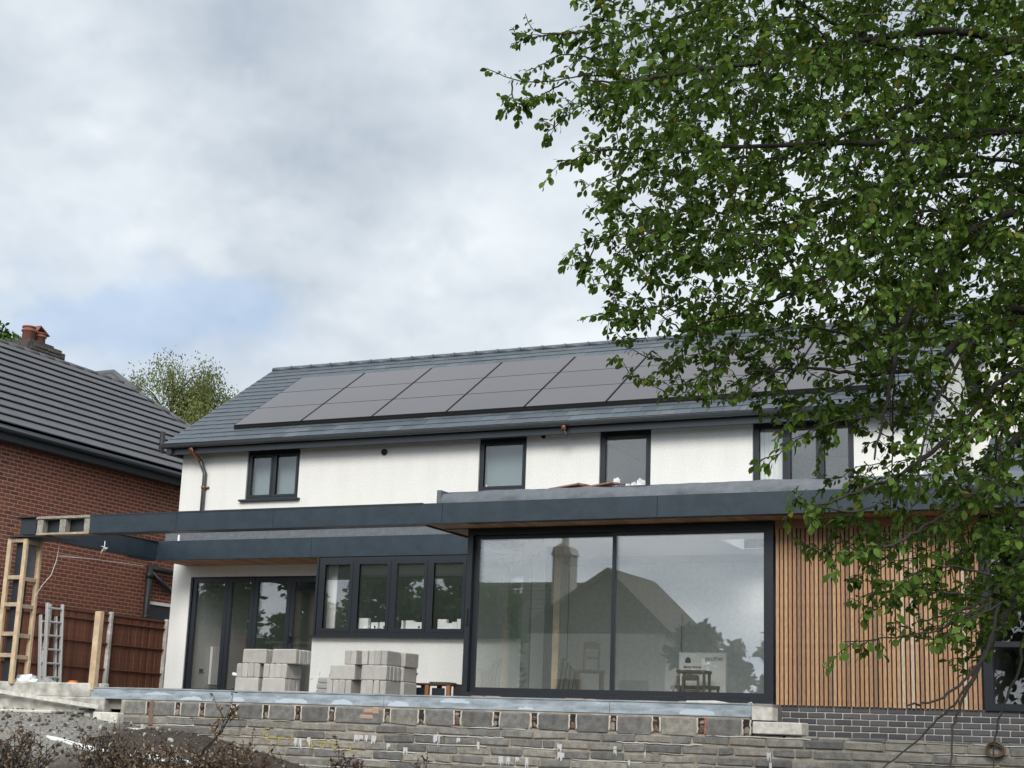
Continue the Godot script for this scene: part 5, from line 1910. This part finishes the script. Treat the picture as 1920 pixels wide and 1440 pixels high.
func build_far_trees() -> void:
	far_tree("birch_tree", "drooping pale green birch behind the gap between the two roofs", Vector3(-34.1, 0, -25), 12.3, 2.9, 5.0, 110, 62000, 0.075, Color(0.14, 0.165, 0.06), 0.9, 5)
	far_tree("birch_tree", "small drooping birch crown to the right of the taller birch", Vector3(-31.75, 0, -25.5), 11.0, 1.4, 5.5, 44, 20000, 0.07, Color(0.13, 0.155, 0.055), 0.9, 8)
	far_tree("garden_tree", "green tree top left of the brick house's chimney", Vector3(-43.6, 0, -25), 14.9, 2.6, 8.0, 50, 11000, 0.2, Color(0.07, 0.12, 0.03), 0.2, 11)
	var said := ["bright yellow green tree rising behind the slate ridge at the right", "bright green tree behind the right end of the slate roof", "bright green tree behind the white gable at the far right"]
	var at: Array = [Vector3(-11.2, 0, -19), Vector3(-7.6, 0, -21), Vector3(-3.6, 0, -20)]
	for i in 3:
		far_tree("bright_tree", said[i], at[i], [10.6, 11.6, 11.2][i], 2.3, 5.5, 70, 18000, 0.15, Color(0.13, 0.19, 0.03), 0.25, 21 + i, "bright trees behind the house")
	# trees behind the camera, which the kitchen window and the bifold door mirror
	var words := ["left end of the first bifold leaf's reflection", "middle of the bifold door's reflection", "right end of the bifold door's reflection", "first kitchen light's reflection", "second kitchen light's reflection", "third kitchen light's reflection", "fourth kitchen light's reflection", "fifth kitchen light's reflection"]
	var xs := [-40.5, -37.0, -33.8, -31.2, -28.6, -26.6, -24.6, -22.6]
	for i in 8:
		far_tree("hedge_tree", "dark green garden tree mirrored in the " + words[i], Vector3(xs[i], -2.0, 25.0 + (i % 3) * 1.2), [6.6, 7.3, 7.6, 6.4, 7.4, 6.9, 7.5, 6.3][i], 2.3, 0.8, 60, 6000, 0.28, Color(0.085, 0.15, 0.04), 0.1, 60 + i, "garden trees across the lawn")
	var low := ["left of the low trees mirrored at the sliding door's right edge", "middle of the low trees mirrored at the sliding door's right edge", "right of the low trees mirrored at the sliding door's right edge"]
	for i in 3:
		far_tree("low_tree", "thin tree " + low[i], Vector3([-16.2, -14.9, -13.2][i], -2.0, 30), [5.4, 4.9, 5.2][i], 1.2, 0.5, 30, 1600, 0.3, Color(0.05, 0.08, 0.03), 0.1, 80 + i, "low trees across the lawn")

	var by := ["left of the two dark trees mirrored in the far right window", "right of the two dark trees mirrored in the far right window"]
	for i in 2:
		far_tree("dark_tree", "dark tree, " + by[i], Vector3([-7.2, -3.4][i], -2.0, 27), [10.0, 11.0][i], 2.6, 0.6, 60, 6000, 0.3, Color(0.06, 0.105, 0.03), 0.1, 90 + i, "dark trees across the lawn")

func build_near_tree() -> void:
	var r := RandomNumberGenerator.new()
	r.seed = 99
	var t := thing("leafy_tree", "large broad-leaved tree at the right, branches hanging over the view", "tree", Vector3(0.231, -2.0, 7.897), 0.44971)
	var limbs := [
		[0.050, 0.012, [Vector3(-0.09, 6.52, -0.00), Vector3(-1.03, 5.96, 0.14), Vector3(-1.85, 5.70, 0.28), Vector3(-2.41, 5.68, 0.42), Vector3(-2.83, 5.79, 0.56), Vector3(-3.17, 5.91, 0.70)]],
		[0.050, 0.010, [Vector3(0.05, 6.07, -0.00), Vector3(-0.87, 5.80, -0.03), Vector3(-1.58, 5.71, -0.07), Vector3(-2.01, 5.58, -0.10), Vector3(-2.49, 5.35, -0.13), Vector3(-2.89, 5.19, -0.17), Vector3(-3.19, 5.12, -0.20)]],
		[0.045, 0.009, [Vector3(0.01, 5.56, -0.00), Vector3(-0.96, 5.34, 0.14), Vector3(-1.67, 5.21, 0.29), Vector3(-2.30, 5.06, 0.43), Vector3(-2.78, 4.97, 0.57), Vector3(-3.30, 4.88, 0.71), Vector3(-3.71, 4.77, 0.86), Vector3(-4.00, 4.72, 1.00)]],
		[0.060, 0.012, [Vector3(0.06, 4.78, -0.00), Vector3(-0.84, 4.52, 0.07), Vector3(-1.49, 4.40, 0.13), Vector3(-1.83, 4.57, 0.20), Vector3(-2.15, 4.20, 0.27), Vector3(-2.33, 3.95, 0.33), Vector3(-2.63, 3.79, 0.40)]],
		[0.050, 0.008, [Vector3(-0.02, 5.10, -0.00), Vector3(-0.96, 4.80, 0.23), Vector3(-1.69, 4.62, 0.47), Vector3(-2.14, 4.30, 0.70), Vector3(-2.46, 3.81, 0.93), Vector3(-2.64, 3.28, 1.17), Vector3(-2.76, 2.94, 1.40)]],
		[0.045, 0.008, [Vector3(0.03, 4.44, -0.00), Vector3(-0.88, 4.20, 0.11), Vector3(-1.44, 4.11, 0.23), Vector3(-1.83, 4.03, 0.34), Vector3(-2.18, 3.70, 0.46), Vector3(-2.55, 3.59, 0.57), Vector3(-2.99, 3.58, 0.69), Vector3(-3.31, 3.51, 0.80)]],
		[0.050, 0.010, [Vector3(0.09, 7.06, -0.00), Vector3(-1.08, 6.76, -0.10), Vector3(-2.10, 6.54, -0.20), Vector3(-2.97, 6.48, -0.30), Vector3(-3.48, 6.28, -0.40), Vector3(-3.90, 6.12, -0.50), Vector3(-4.22, 6.06, -0.60)]],
		[0.045, 0.008, [Vector3(0.07, 5.93, -0.00), Vector3(-1.08, 5.74, 0.23), Vector3(-1.97, 5.77, 0.46), Vector3(-2.67, 5.56, 0.69), Vector3(-3.18, 5.33, 0.91), Vector3(-3.60, 5.15, 1.14), Vector3(-3.98, 4.96, 1.37), Vector3(-4.27, 4.85, 1.60)]],
		[0.040, 0.008, [Vector3(0.06, 4.78, -0.00), Vector3(-0.98, 4.79, -0.13), Vector3(-1.60, 5.13, -0.27), Vector3(-2.26, 5.08, -0.40), Vector3(-2.82, 4.85, -0.53), Vector3(-3.26, 4.84, -0.67), Vector3(-3.67, 4.87, -0.80)]],
		[0.040, 0.007, [Vector3(0.06, 4.78, -0.00), Vector3(-1.12, 4.56, 0.02), Vector3(-1.88, 4.70, 0.03), Vector3(-2.38, 4.50, 0.05), Vector3(-2.87, 4.23, 0.07), Vector3(-3.26, 4.05, 0.08), Vector3(-3.59, 3.93, 0.10)]],
		[0.035, 0.006, [Vector3(-0.04, 4.30, -0.00), Vector3(-1.08, 3.92, 0.26), Vector3(-1.74, 3.64, 0.51), Vector3(-2.13, 3.26, 0.77), Vector3(-2.50, 2.96, 1.03), Vector3(-2.79, 2.81, 1.29), Vector3(-3.06, 2.68, 1.54), Vector3(-3.21, 2.66, 1.80)]],
		[0.035, 0.006, [Vector3(-0.05, 4.16, -0.00), Vector3(-1.07, 3.70, 0.37), Vector3(-1.74, 3.28, 0.73), Vector3(-2.10, 2.91, 1.10), Vector3(-2.41, 2.68, 1.47), Vector3(-2.72, 2.49, 1.83), Vector3(-2.96, 2.36, 2.20)]],
		[0.030, 0.006, [Vector3(-0.06, 4.03, -0.00), Vector3(-1.01, 3.52, 0.33), Vector3(-1.64, 3.00, 0.67), Vector3(-1.94, 2.48, 1.00), Vector3(-2.19, 2.28, 1.33), Vector3(-2.45, 2.16, 1.67), Vector3(-2.72, 2.09, 2.00)]],
		[0.022, 0.007, [Vector3(-0.14, 3.82, -0.00), Vector3(-1.11, 3.31, 0.40), Vector3(-1.69, 2.80, 0.80), Vector3(-2.04, 2.40, 1.20), Vector3(-2.30, 1.97, 1.60), Vector3(-2.61, 1.76, 2.00), Vector3(-2.88, 1.70, 2.40)]],
		[0.022, 0.007, [Vector3(-0.15, 3.76, -0.00), Vector3(-1.06, 3.20, 0.35), Vector3(-1.69, 2.67, 0.70), Vector3(-2.01, 2.23, 1.05), Vector3(-2.29, 1.88, 1.40), Vector3(-2.49, 1.66, 1.75), Vector3(-2.62, 1.43, 2.10)]],
		[0.018, 0.006, [Vector3(-0.15, 3.69, -0.00), Vector3(-1.00, 3.15, 0.27), Vector3(-1.61, 2.60, 0.53), Vector3(-2.01, 2.08, 0.80), Vector3(-2.23, 1.84, 1.07), Vector3(-2.50, 1.62, 1.33), Vector3(-2.81, 1.41, 1.60)]],
		[0.020, 0.006, [Vector3(-0.15, 3.76, -0.00), Vector3(-0.97, 3.23, 0.20), Vector3(-1.50, 2.74, 0.40), Vector3(-1.73, 2.27, 0.60), Vector3(-1.88, 1.94, 0.80), Vector3(-2.06, 1.66, 1.00), Vector3(-2.15, 1.42, 1.20)]],
		[0.020, 0.006, [Vector3(-0.12, 4.09, -0.00), Vector3(-1.10, 3.90, 0.32), Vector3(-1.83, 3.92, 0.63), Vector3(-2.18, 3.58, 0.95), Vector3(-2.45, 3.15, 1.27), Vector3(-2.60, 2.73, 1.58), Vector3(-2.73, 2.60, 1.90)]],
		[0.020, 0.006, [Vector3(-0.21, 4.77, -0.00), Vector3(-1.23, 5.01, 0.10), Vector3(-1.91, 5.05, 0.20), Vector3(-2.21, 4.59, 0.30), Vector3(-2.37, 4.09, 0.40), Vector3(-2.44, 3.55, 0.50), Vector3(-2.47, 3.28, 0.60)]],
		[0.018, 0.006, [Vector3(-0.18, 5.20, -0.00), Vector3(-1.39, 5.37, 0.15), Vector3(-2.26, 5.24, 0.30), Vector3(-2.63, 4.82, 0.45), Vector3(-2.82, 4.37, 0.60), Vector3(-2.88, 3.97, 0.75), Vector3(-2.95, 3.68, 0.90)]],
	]
	var sprays := [
		[Vector3(-3.97, 5.68, 0.40), Vector3(-4.23, 5.69, 0.43), Vector3(-4.42, 5.66, 0.45), Vector3(-4.55, 5.67, 0.47), Vector3(-4.60, 5.76, 0.50)],
		[Vector3(-4.23, 5.71, 0.40), Vector3(-4.52, 5.64, 0.45), Vector3(-4.68, 5.56, 0.50)],
		[Vector3(-3.95, 5.13, 1.00), Vector3(-4.22, 5.14, 1.02), Vector3(-4.43, 5.09, 1.04), Vector3(-4.60, 5.07, 1.06), Vector3(-4.74, 5.10, 1.08), Vector3(-4.81, 5.12, 1.10)],
		[Vector3(-4.36, 5.11, 1.00), Vector3(-4.51, 4.99, 1.05), Vector3(-4.59, 4.93, 1.10)],
		[Vector3(-4.66, 5.10, 1.00), Vector3(-4.66, 4.97, 1.05), Vector3(-4.57, 4.89, 1.10)],
		[Vector3(-3.98, 5.10, 0.70), Vector3(-4.20, 5.11, 0.73), Vector3(-4.35, 4.99, 0.77), Vector3(-4.46, 4.87, 0.80)],
		[Vector3(-4.08, 5.36, 0.70), Vector3(-4.36, 5.40, 0.73), Vector3(-4.51, 5.30, 0.77), Vector3(-4.59, 5.25, 0.80)],
		[Vector3(-4.00, 4.72, 1.00), Vector3(-4.21, 4.68, 1.03), Vector3(-4.32, 4.61, 1.07), Vector3(-4.40, 4.60, 1.10)],
		[Vector3(-3.77, 4.53, 0.20), Vector3(-3.96, 4.48, 0.23), Vector3(-4.12, 4.42, 0.27), Vector3(-4.27, 4.36, 0.30)],
		[Vector3(-4.12, 4.44, 0.20), Vector3(-4.18, 4.29, 0.25), Vector3(-4.21, 4.19, 0.30)],
		[Vector3(-3.82, 4.32, 0.80), Vector3(-4.03, 4.18, 0.83), Vector3(-4.09, 4.04, 0.87), Vector3(-4.17, 4.00, 0.90)],
		[Vector3(-3.59, 3.93, 0.10), Vector3(-3.82, 4.06, 0.13), Vector3(-3.96, 4.03, 0.17), Vector3(-4.08, 3.98, 0.20)],
		[Vector3(-3.58, 4.07, 0.30), Vector3(-3.77, 3.96, 0.33), Vector3(-3.93, 3.91, 0.37), Vector3(-3.98, 3.85, 0.40)],
		[Vector3(-3.36, 4.14, 0.10), Vector3(-3.59, 3.81, 0.17), Vector3(-3.72, 3.66, 0.23), Vector3(-3.84, 3.57, 0.30)],
		[Vector3(-3.31, 3.81, 0.80), Vector3(-3.41, 3.61, 0.87), Vector3(-3.51, 3.47, 0.93), Vector3(-3.57, 3.35, 1.00)],
		[Vector3(-3.52, 3.68, 0.80), Vector3(-3.50, 3.51, 0.90), Vector3(-3.50, 3.32, 1.00)],
		[Vector3(-3.08, 3.58, 0.80), Vector3(-3.26, 3.44, 0.87), Vector3(-3.39, 3.34, 0.93), Vector3(-3.48, 3.30, 1.00)],
		[Vector3(-2.71, 3.21, 1.20), Vector3(-3.00, 3.13, 1.27), Vector3(-3.20, 2.99, 1.33), Vector3(-3.30, 2.89, 1.40)],
		[Vector3(-2.81, 3.38, 1.20), Vector3(-3.05, 3.24, 1.27), Vector3(-3.20, 3.11, 1.33), Vector3(-3.27, 3.01, 1.40)],
		[Vector3(-2.86, 2.64, 1.80), Vector3(-3.00, 2.60, 1.87), Vector3(-3.19, 2.62, 1.93), Vector3(-3.29, 2.67, 2.00)],
		[Vector3(-2.79, 2.45, 2.10), Vector3(-2.94, 2.39, 2.13), Vector3(-3.07, 2.37, 2.17), Vector3(-3.17, 2.35, 2.20)],
		[Vector3(-2.37, 2.22, 1.90), Vector3(-2.60, 2.23, 1.93), Vector3(-2.78, 2.20, 1.97), Vector3(-2.94, 2.12, 2.00)],
		[Vector3(-2.35, 2.20, 1.90), Vector3(-2.61, 2.06, 1.93), Vector3(-2.86, 2.01, 1.97), Vector3(-3.06, 1.98, 2.00)],
		[Vector3(-2.38, 2.31, 2.00), Vector3(-2.58, 2.34, 2.03), Vector3(-2.76, 2.29, 2.07), Vector3(-2.84, 2.21, 2.10)],
		[Vector3(-2.33, 2.19, 2.00), Vector3(-2.52, 2.08, 2.05), Vector3(-2.56, 2.00, 2.10)],
	]
	var outline := [Vector2(-4.42, 5.82), Vector2(-4.27, 5.63), Vector2(-4.14, 5.43), Vector2(-4.29, 5.25), Vector2(-4.20, 5.09), Vector2(-4.10, 4.86), Vector2(-4.17, 4.63), Vector2(-4.06, 4.38), Vector2(-3.99, 4.06), Vector2(-3.90, 3.85), Vector2(-3.62, 3.72), Vector2(-3.30, 3.69), Vector2(-3.09, 3.62), Vector2(-2.88, 3.46), Vector2(-2.67, 3.28), Vector2(-2.68, 3.07), Vector2(-2.83, 2.86), Vector2(-2.71, 2.63), Vector2(-2.54, 2.41), Vector2(-2.29, 2.24), Vector2(-2.06, 2.08), Vector2(-1.87, 1.95), Vector2(-1.57, 2.13), Vector2(-0.82, 2.73), Vector2(-0.39, 4.59), Vector2(-0.58, 6.44), Vector2(-2.98, 6.73), Vector2(-4.13, 6.25)]
	var holes := [[-2.52, 5.58, 0.17, 0.07], [-2.68, 5.27, 0.17, 0.10], [-2.75, 4.72, 0.23, 0.12], [-2.26, 4.51, 0.12, 0.12], [-2.20, 4.36, 0.09, 0.12], [-2.99, 5.01, 0.14, 0.06], [-2.40, 3.45, 0.12, 0.09], [-2.14, 3.43, 0.16, 0.13], [-2.47, 3.17, 0.20, 0.13], [-2.23, 3.15, 0.17, 0.12], [-3.75, 4.01, 0.12, 0.10], [-3.39, 3.96, 0.10, 0.07], [-2.96, 4.26, 0.07, 0.07], [-1.84, 5.05, 0.12, 0.09], [-1.79, 5.66, 0.14, 0.09], [-2.82, 3.04, 0.17, 0.07], [-1.95, 3.59, 0.10, 0.09], [-2.61, 1.81, 0.58, 0.35]]
	var nodes: Array = []
	var grid := {}
	var cell := 0.25
	var add := func(p: Vector3) -> void:
		var key := Vector3i((p / cell).floor())
		if not grid.has(key):
			grid[key] = []
		grid[key].append(nodes.size())
		nodes.append(p)
	var smooth := func(pts: Array, step: float) -> Array:
		var c := Curve3D.new()
		c.bake_interval = step
		for i in pts.size():
			var tan: Vector3 = (pts[mini(i + 1, pts.size() - 1)] - pts[maxi(i - 1, 0)]) / 6.0
			c.add_point(pts[i], -tan, tan)
		return Array(c.get_baked_points())
	var s := begin(true)
	tube(s, [Vector3(0, -0.2, 0), Vector3(0.05, 1.2, 0), Vector3(-0.03, 2.6, 0.05), Vector3(0.1, 4.2, 0), Vector3(0.15, 6.2, -0.1), Vector3(0.0, 7.2, 0.05), Vector3(0.12, 8.6, 0.0)], 0.26, 0.03, 14)
	place("trunk", done(s), M.bark, t)
	# limbs on the far side of the trunk
	for k in 9:
		var y0 := 2.2 + k * 0.42
		var a := r.randf_range(-1.2, 1.2)
		var d := Vector3(cos(a), 0, sin(a))
		limbs.append([0.05, 0.01, [d * 0.3 + Vector3(0, y0, 0), d * 0.9 + Vector3(0, y0 + 0.35, 0), d * 1.6 + Vector3(0, y0 + 0.5, 0), d * 2.4 + Vector3(0, y0 + 0.35, 0)]])
	for l in limbs:
		var pts: Array = smooth.call([Vector3(0.02, l[2][0].y - 0.75, 0.0), Vector3(0.16 * signf(l[2][0].x), l[2][0].y - 0.28, 0.0)] + l[2], 0.09)
		for i in range(1, pts.size() - 1):
			pts[i] += Vector3(r.randf_range(-1, 1), r.randf_range(-1, 1), r.randf_range(-1, 1)) * 0.008
		s = begin(true)
		tube(s, pts, l[0], l[1] * 0.6, 7)
		place("branch", done(s), M.bark, t)
		for p in pts:
			add.call(p)
	# twigs grow to the places where shoots stand, nearest first
	var twigs := begin(true)
	# long whippy side branches first: outwards at the top, hanging lower down
	var main := nodes.duplicate()
	for k in 150:
		var p: Vector3 = main[r.randi() % main.size()]
		if p.x > -0.5 or p.y < 2.2:
			continue
		var len := r.randf_range(0.5, 1.3)
		var d := Vector3(r.randf_range(-1.0, 0.15), r.randf_range(-0.9, 0.6), r.randf_range(-0.7, 0.7)).normalized()
		var q := p + d * len
		q.y -= len * 0.35
		if q.x < -3.9 or q.y < 2.3 + maxf(0.0, -1.6 - q.x) * 0.75:
			continue
		var pts: Array = smooth.call([p, p + d * len * 0.35 + Vector3(0, 0.03, 0), p + d * len * 0.7 - Vector3(0, len * 0.12, 0), q], 0.09)
		for i in range(1, pts.size()):
			pts[i] += dir_any(r) * 0.008
			add.call(pts[i])
		tube(twigs, pts, r.randf_range(0.008, 0.013), 0.003, 5)
	var where: Array = []
	var cols: Array = []
	var leafy := func(pts: Array, from: float, count: int) -> void:
		var shade := r.randf_range(0.6, 1.45)
		for i in count:
			var f := lerpf(from, 1.0, (i + r.randf()) / count)
			var g := f * (pts.size() - 1)
			var k := mini(int(g), pts.size() - 2)
			var p: Vector3 = (pts[k] as Vector3).lerp(pts[k + 1], g - k)
			var run: Vector3 = (pts[k + 1] - pts[k]).normalized()
			var out := dir_any(r)
			out = (out - run * out.dot(run)).normalized()
			var d := run * 0.45 + out * 0.75 + Vector3(0, -0.55, 0)
			var big := lerpf(0.024, 0.060, r.randf())
			where.append(leaf_at(p + d.normalized() * 0.2 * big, d, big, r.randf_range(-0.9, 0.9)))
			var q := shade * r.randf_range(0.7, 1.3)
			var c := Color(0.088 * q, 0.146 * q, 0.031 * q)
			if r.randf() < 0.04:
				c = Color(0.17, 0.17, 0.03)
			cols.append(c)
	for sp in sprays:
		var pts: Array = smooth.call(sp, 0.05)
		for i in range(1, pts.size()):
			pts[i] += Vector3(r.randf_range(-1, 1), r.randf_range(-1, 1), r.randf_range(-1, 1)) * 0.005
		tube(twigs, pts, 0.006, 0.0025, 5)
		for p in pts:
			add.call(p)
		leafy.call(pts, 0.5, 20)
		# short side shoots
		for k in 5:
			var g := r.randf_range(0.25, 0.97)
			var p: Vector3 = pts[int(g * (pts.size() - 1))]
			var q := p + Vector3(r.randf_range(-0.16, 0.06), r.randf_range(-0.13, 0.05), r.randf_range(-0.12, 0.12))
			var tw := [p, p.lerp(q, 0.5) + Vector3(0, 0.012, 0), q]
			tube(twigs, tw, 0.003, 0.0015, 4, false)
			leafy.call(tw, 0.3, 8)
	var flat := PackedVector2Array(outline)
	var thin := FastNoiseLite.new()
	thin.seed = 4
	thin.frequency = 0.9
	var tips: Array = []
	var tries := 0
	while tips.size() < 8200 and tries < 90000:
		tries += 1
		var p := Vector3(r.randf_range(-4.6, 0.9), r.randf_range(1.3, 7.2), r.randf_range(-1.3, 2.1))
		# the crown hangs forward towards the bottom
		p.z += (5.0 - p.y) * 0.18
		if not Geometry2D.is_point_in_polygon(Vector2(p.x, p.y), flat):
			continue
		var gap := false
		for h in holes:
			if pow((p.x - h[0]) / h[2], 2) + pow((p.y - h[1]) / h[3], 2) < 1.0:
				gap = true
		if gap and r.randf() < 0.93:
			continue
		var edge := clampf((p.x + 4.3) / 2.2, 0.0, 1.0)
		var keep := 0.60 + 0.40 * edge + thin.get_noise_3dv(p * 1.7) * 0.9
		if p.y < 3.7:
			keep *= 0.72
		if p.y < 2.2:
			keep *= 0.6
		if p.x > -1.2:
			keep *= 0.55
		if r.randf() > keep:
			continue
		tips.append(p)
	for k in 1700:
		var p := Vector3(0.9, 4.6, 0.0) + dir_any(r) * Vector3(1.9, 2.3, 1.7) * pow(r.randf(), 0.4)
		if p.x > -0.35:
			tips.append(p)
	tips.sort_custom(func(a: Vector3, b: Vector3) -> bool: return absf(a.x) < absf(b.x))
	for p in tips:
		var best := -1
		var far := 9.0
		var home_cell := Vector3i((p / cell).floor())
		for ring in range(0, 5):
			for dx in range(-ring, ring + 1):
				for dy in range(-ring, ring + 1):
					for dz in range(-ring, ring + 1):
						if maxi(absi(dx), maxi(absi(dy), absi(dz))) != ring:
							continue
						var key := home_cell + Vector3i(dx, dy, dz)
						if not grid.has(key):
							continue
						for id in grid[key]:
							var n: Vector3 = nodes[id]
							# shoots leave a branch outwards rather than doubling back
							var dist := n.distance_to(p) + maxf(0.0, absf(n.x) - absf(p.x)) * 1.2
							if dist < far:
								far = dist
								best = id
			if best >= 0 and far < ring * cell:
				break
		if best < 0:
			continue
		var n: Vector3 = nodes[best]
		var reach := n.distance_to(p)
		var mid := n.lerp(p, 0.5) + Vector3(r.randf_range(-1, 1), r.randf_range(-0.3, 1.4), r.randf_range(-1, 1)) * reach * 0.12
		var tw := [n, n.lerp(mid, 0.6), mid, mid.lerp(p, 0.55) + Vector3(0, 0.01, 0), p]
		tube(twigs, tw, 0.0028 + reach * 0.006, 0.0018, 4, false)
		for k in range(1, 5):
			add.call(tw[k])
		leafy.call(tw, 0.3 if reach > 0.2 else 0.0, 8 + int(clampf(reach * 12.0, 0.0, 7.0)))
	place("twigs", done(twigs), M.bark, t)
	# the leaves nearest the eye stand singly, the rest as one mass
	var eye := t.transform.affine_inverse() * Vector3(0, -0.495, 18.0)
	var look := t.transform.basis.inverse() * Vector3(-0.4236, 0.225, -0.8775)
	var order: Array = []
	for i in where.size():
		var d: Vector3 = where[i].origin - eye
		var size: float = where[i].basis.x.length() / d.length()
		if d.normalized().dot(look) < 0.955:
			size *= 0.3
		order.append([size, i])
	order.sort_custom(func(a: Array, b: Array) -> bool: return a[0] > b[0])
	var tint: Array = []
	for k in 5:
		var q := 0.75 + k * 0.13
		tint.append(leaf_mesh(0, Color(0.088 * q, 0.146 * q, 0.031 * q)))
	var mass: Array = [[], []]
	var mass_cols: Array = [[], []]
	for i in order.size():
		var id: int = order[i][1]
		if i < 300:
			place("leaf", tint[id % 5], M.leaves, t, where[id].origin, where[id].basis)
		else:
			mass[id % 3 % 2].append(where[id])
			mass_cols[id % 3 % 2].append(cols[id])
	for k in 2:
		stuff("leaves", leaf_mesh(k), M.leaves, t, mass[k], mass_cols[k])
	print("leaves ", where.size(), " tips ", tips.size())

# a dry plant: stems that fork, with curled dead leaves
func dry_plant(called: String, label: String, where_: Vector3, stems: int, height: float, spread: float, leaves: int, tones_: Array, lean: Vector3, seed_: int) -> void:
	var r := RandomNumberGenerator.new()
	r.seed = seed_
	var t := thing(called, label, "shrub", where_ + Vector3(0, -0.045, 0))
	var where: Array = []
	var cols: Array = []
	for i in stems:
		var s := begin(true)
		var a := r.randf() * TAU
		var root := Vector3(cos(a), 0, sin(a)) * spread * 0.8 * sqrt(r.randf())
		var h := height * r.randf_range(0.45, 1.0)
		var tip := root * 1.25 + Vector3(r.randf_range(-0.35, 0.35) * spread, h, r.randf_range(-0.3, 0.3) * spread) + lean * h
		var pts := [root + Vector3(0, -0.1, 0), root.lerp(tip, 0.35) + dir_any(r) * 0.03, root.lerp(tip, 0.7) + dir_any(r) * 0.04, tip]
		tube(s, pts, 0.006, 0.002, 5, false)
		for k in 5:
			var f := r.randf_range(0.3, 1.0)
			var p := (pts[1] as Vector3).lerp(tip, f)
			var q := p + (dir_any(r) + Vector3(0, 0.6, 0)) * r.randf_range(0.05, 0.14)
			tube(s, [p, p.lerp(q, 0.5) + dir_any(r) * 0.012, q], 0.003, 0.0012, 4, false)
			for n in int(leaves / float(stems * 5)):
				where.append(leaf_at(p.lerp(q, r.randf_range(0.2, 1.05)), dir_any(r) + Vector3(0, -0.5, 0), r.randf_range(0.017, 0.038), r.randf() * TAU))
				var c: Color = tones_[r.randi() % tones_.size()]
				var g := r.randf_range(0.6, 1.3)
				cols.append(Color(c.r * g, c.g * g, c.b * g))
		place("stem", done(s), M.bark, t)
	stuff("dry_leaves", leaf_mesh(2), M.dry_leaf, t, where, cols)

func build_dead_plants() -> void:
	var brown := [Color(0.15, 0.105, 0.075), Color(0.20, 0.145, 0.10), Color(0.09, 0.065, 0.05), Color(0.28, 0.215, 0.15)]
	var rust := [Color(0.085, 0.04, 0.028), Color(0.06, 0.03, 0.022), Color(0.11, 0.055, 0.035)]
	dry_plant("dead_shrub", "dead brown shrub with curled leaves at the front left, thickest part", Vector3(-6.15, -0.95, 9.8), 80, 0.35, 0.44, 4400, brown, Vector3(0.05, 0, 0), 1)
	dry_plant("dead_shrub", "sparse dead shrub with dark twigs at the left edge of the view", Vector3(-7.1, -0.90, 10.3), 30, 0.36, 0.26, 900, brown, Vector3(0, 0, 0), 2)
	dry_plant("dead_shrub", "dead brown sprigs standing up beside the white pipe", Vector3(-6.62, -0.88, 10.0), 24, 0.36, 0.2, 700, brown, Vector3(-0.1, 0, 0), 3)
	dry_plant("dead_shrub", "long bare dead branch leaning right over the soil heap", Vector3(-6.05, -0.72, 9.85), 3, 0.44, 0.06, 120, brown, Vector3(0.62, 0, 0), 4)
	dry_plant("dead_weed", "red brown dead weed with upright leaves before the block wall", Vector3(-4.98, -1.02, 9.8), 16, 0.44, 0.14, 620, rust, Vector3(0, 0, 0), 5)
	dry_plant("dead_weed", "smaller red brown dead weed to the right of the upright one", Vector3(-4.62, -1.02, 9.7), 12, 0.36, 0.12, 420, rust, Vector3(0, 0, 0), 6)
	dry_plant("dead_weed", "few dead stalks between the brown shrub and the red brown weed", Vector3(-5.38, -1.0, 9.9), 6, 0.38, 0.14, 130, rust, Vector3(0, 0, 0), 7)
	# grass and dry litter round the shrub
	var r := RandomNumberGenerator.new()
	r.seed = 12
	var where: Array = []
	var cols: Array = []
	for i in 16000:
		var x := r.randf_range(-8.2, -4.2)
		var z := r.randf_range(8.4, 11.4)
		if ground_height(x, z) < -1.5 and r.randf() < 0.6:
			continue
		var p := Vector3(x, ground_height(x, z) - 0.005, z)
		var len := r.randf_range(0.04, 0.13)
		where.append(Transform3D(leaf_at(p, Vector3(r.randf_range(-0.7, 0.7), 1.0, r.randf_range(-0.7, 0.7)), 1.0, r.randf() * TAU).basis * Basis.from_scale(Vector3(0.016, 0.03, len)), p))
		var green := clampf((-5.9 - x) * 0.6 + r.randf_range(-0.4, 0.4), 0.0, 1.0)
		var k := r.randf_range(0.6, 1.3)
		cols.append(Color(0.13 * k, 0.10 * k, 0.06 * k).lerp(Color(0.10 * k, 0.12 * k, 0.035 * k), green))
	var g := MultiMeshInstance3D.new()
	g.free()
	var o := stuff("grass", leaf_mesh(2), M.dry_leaf, self, where, cols)
	tag(o, "short dry grass with green blades round the dead shrubs", "grass")
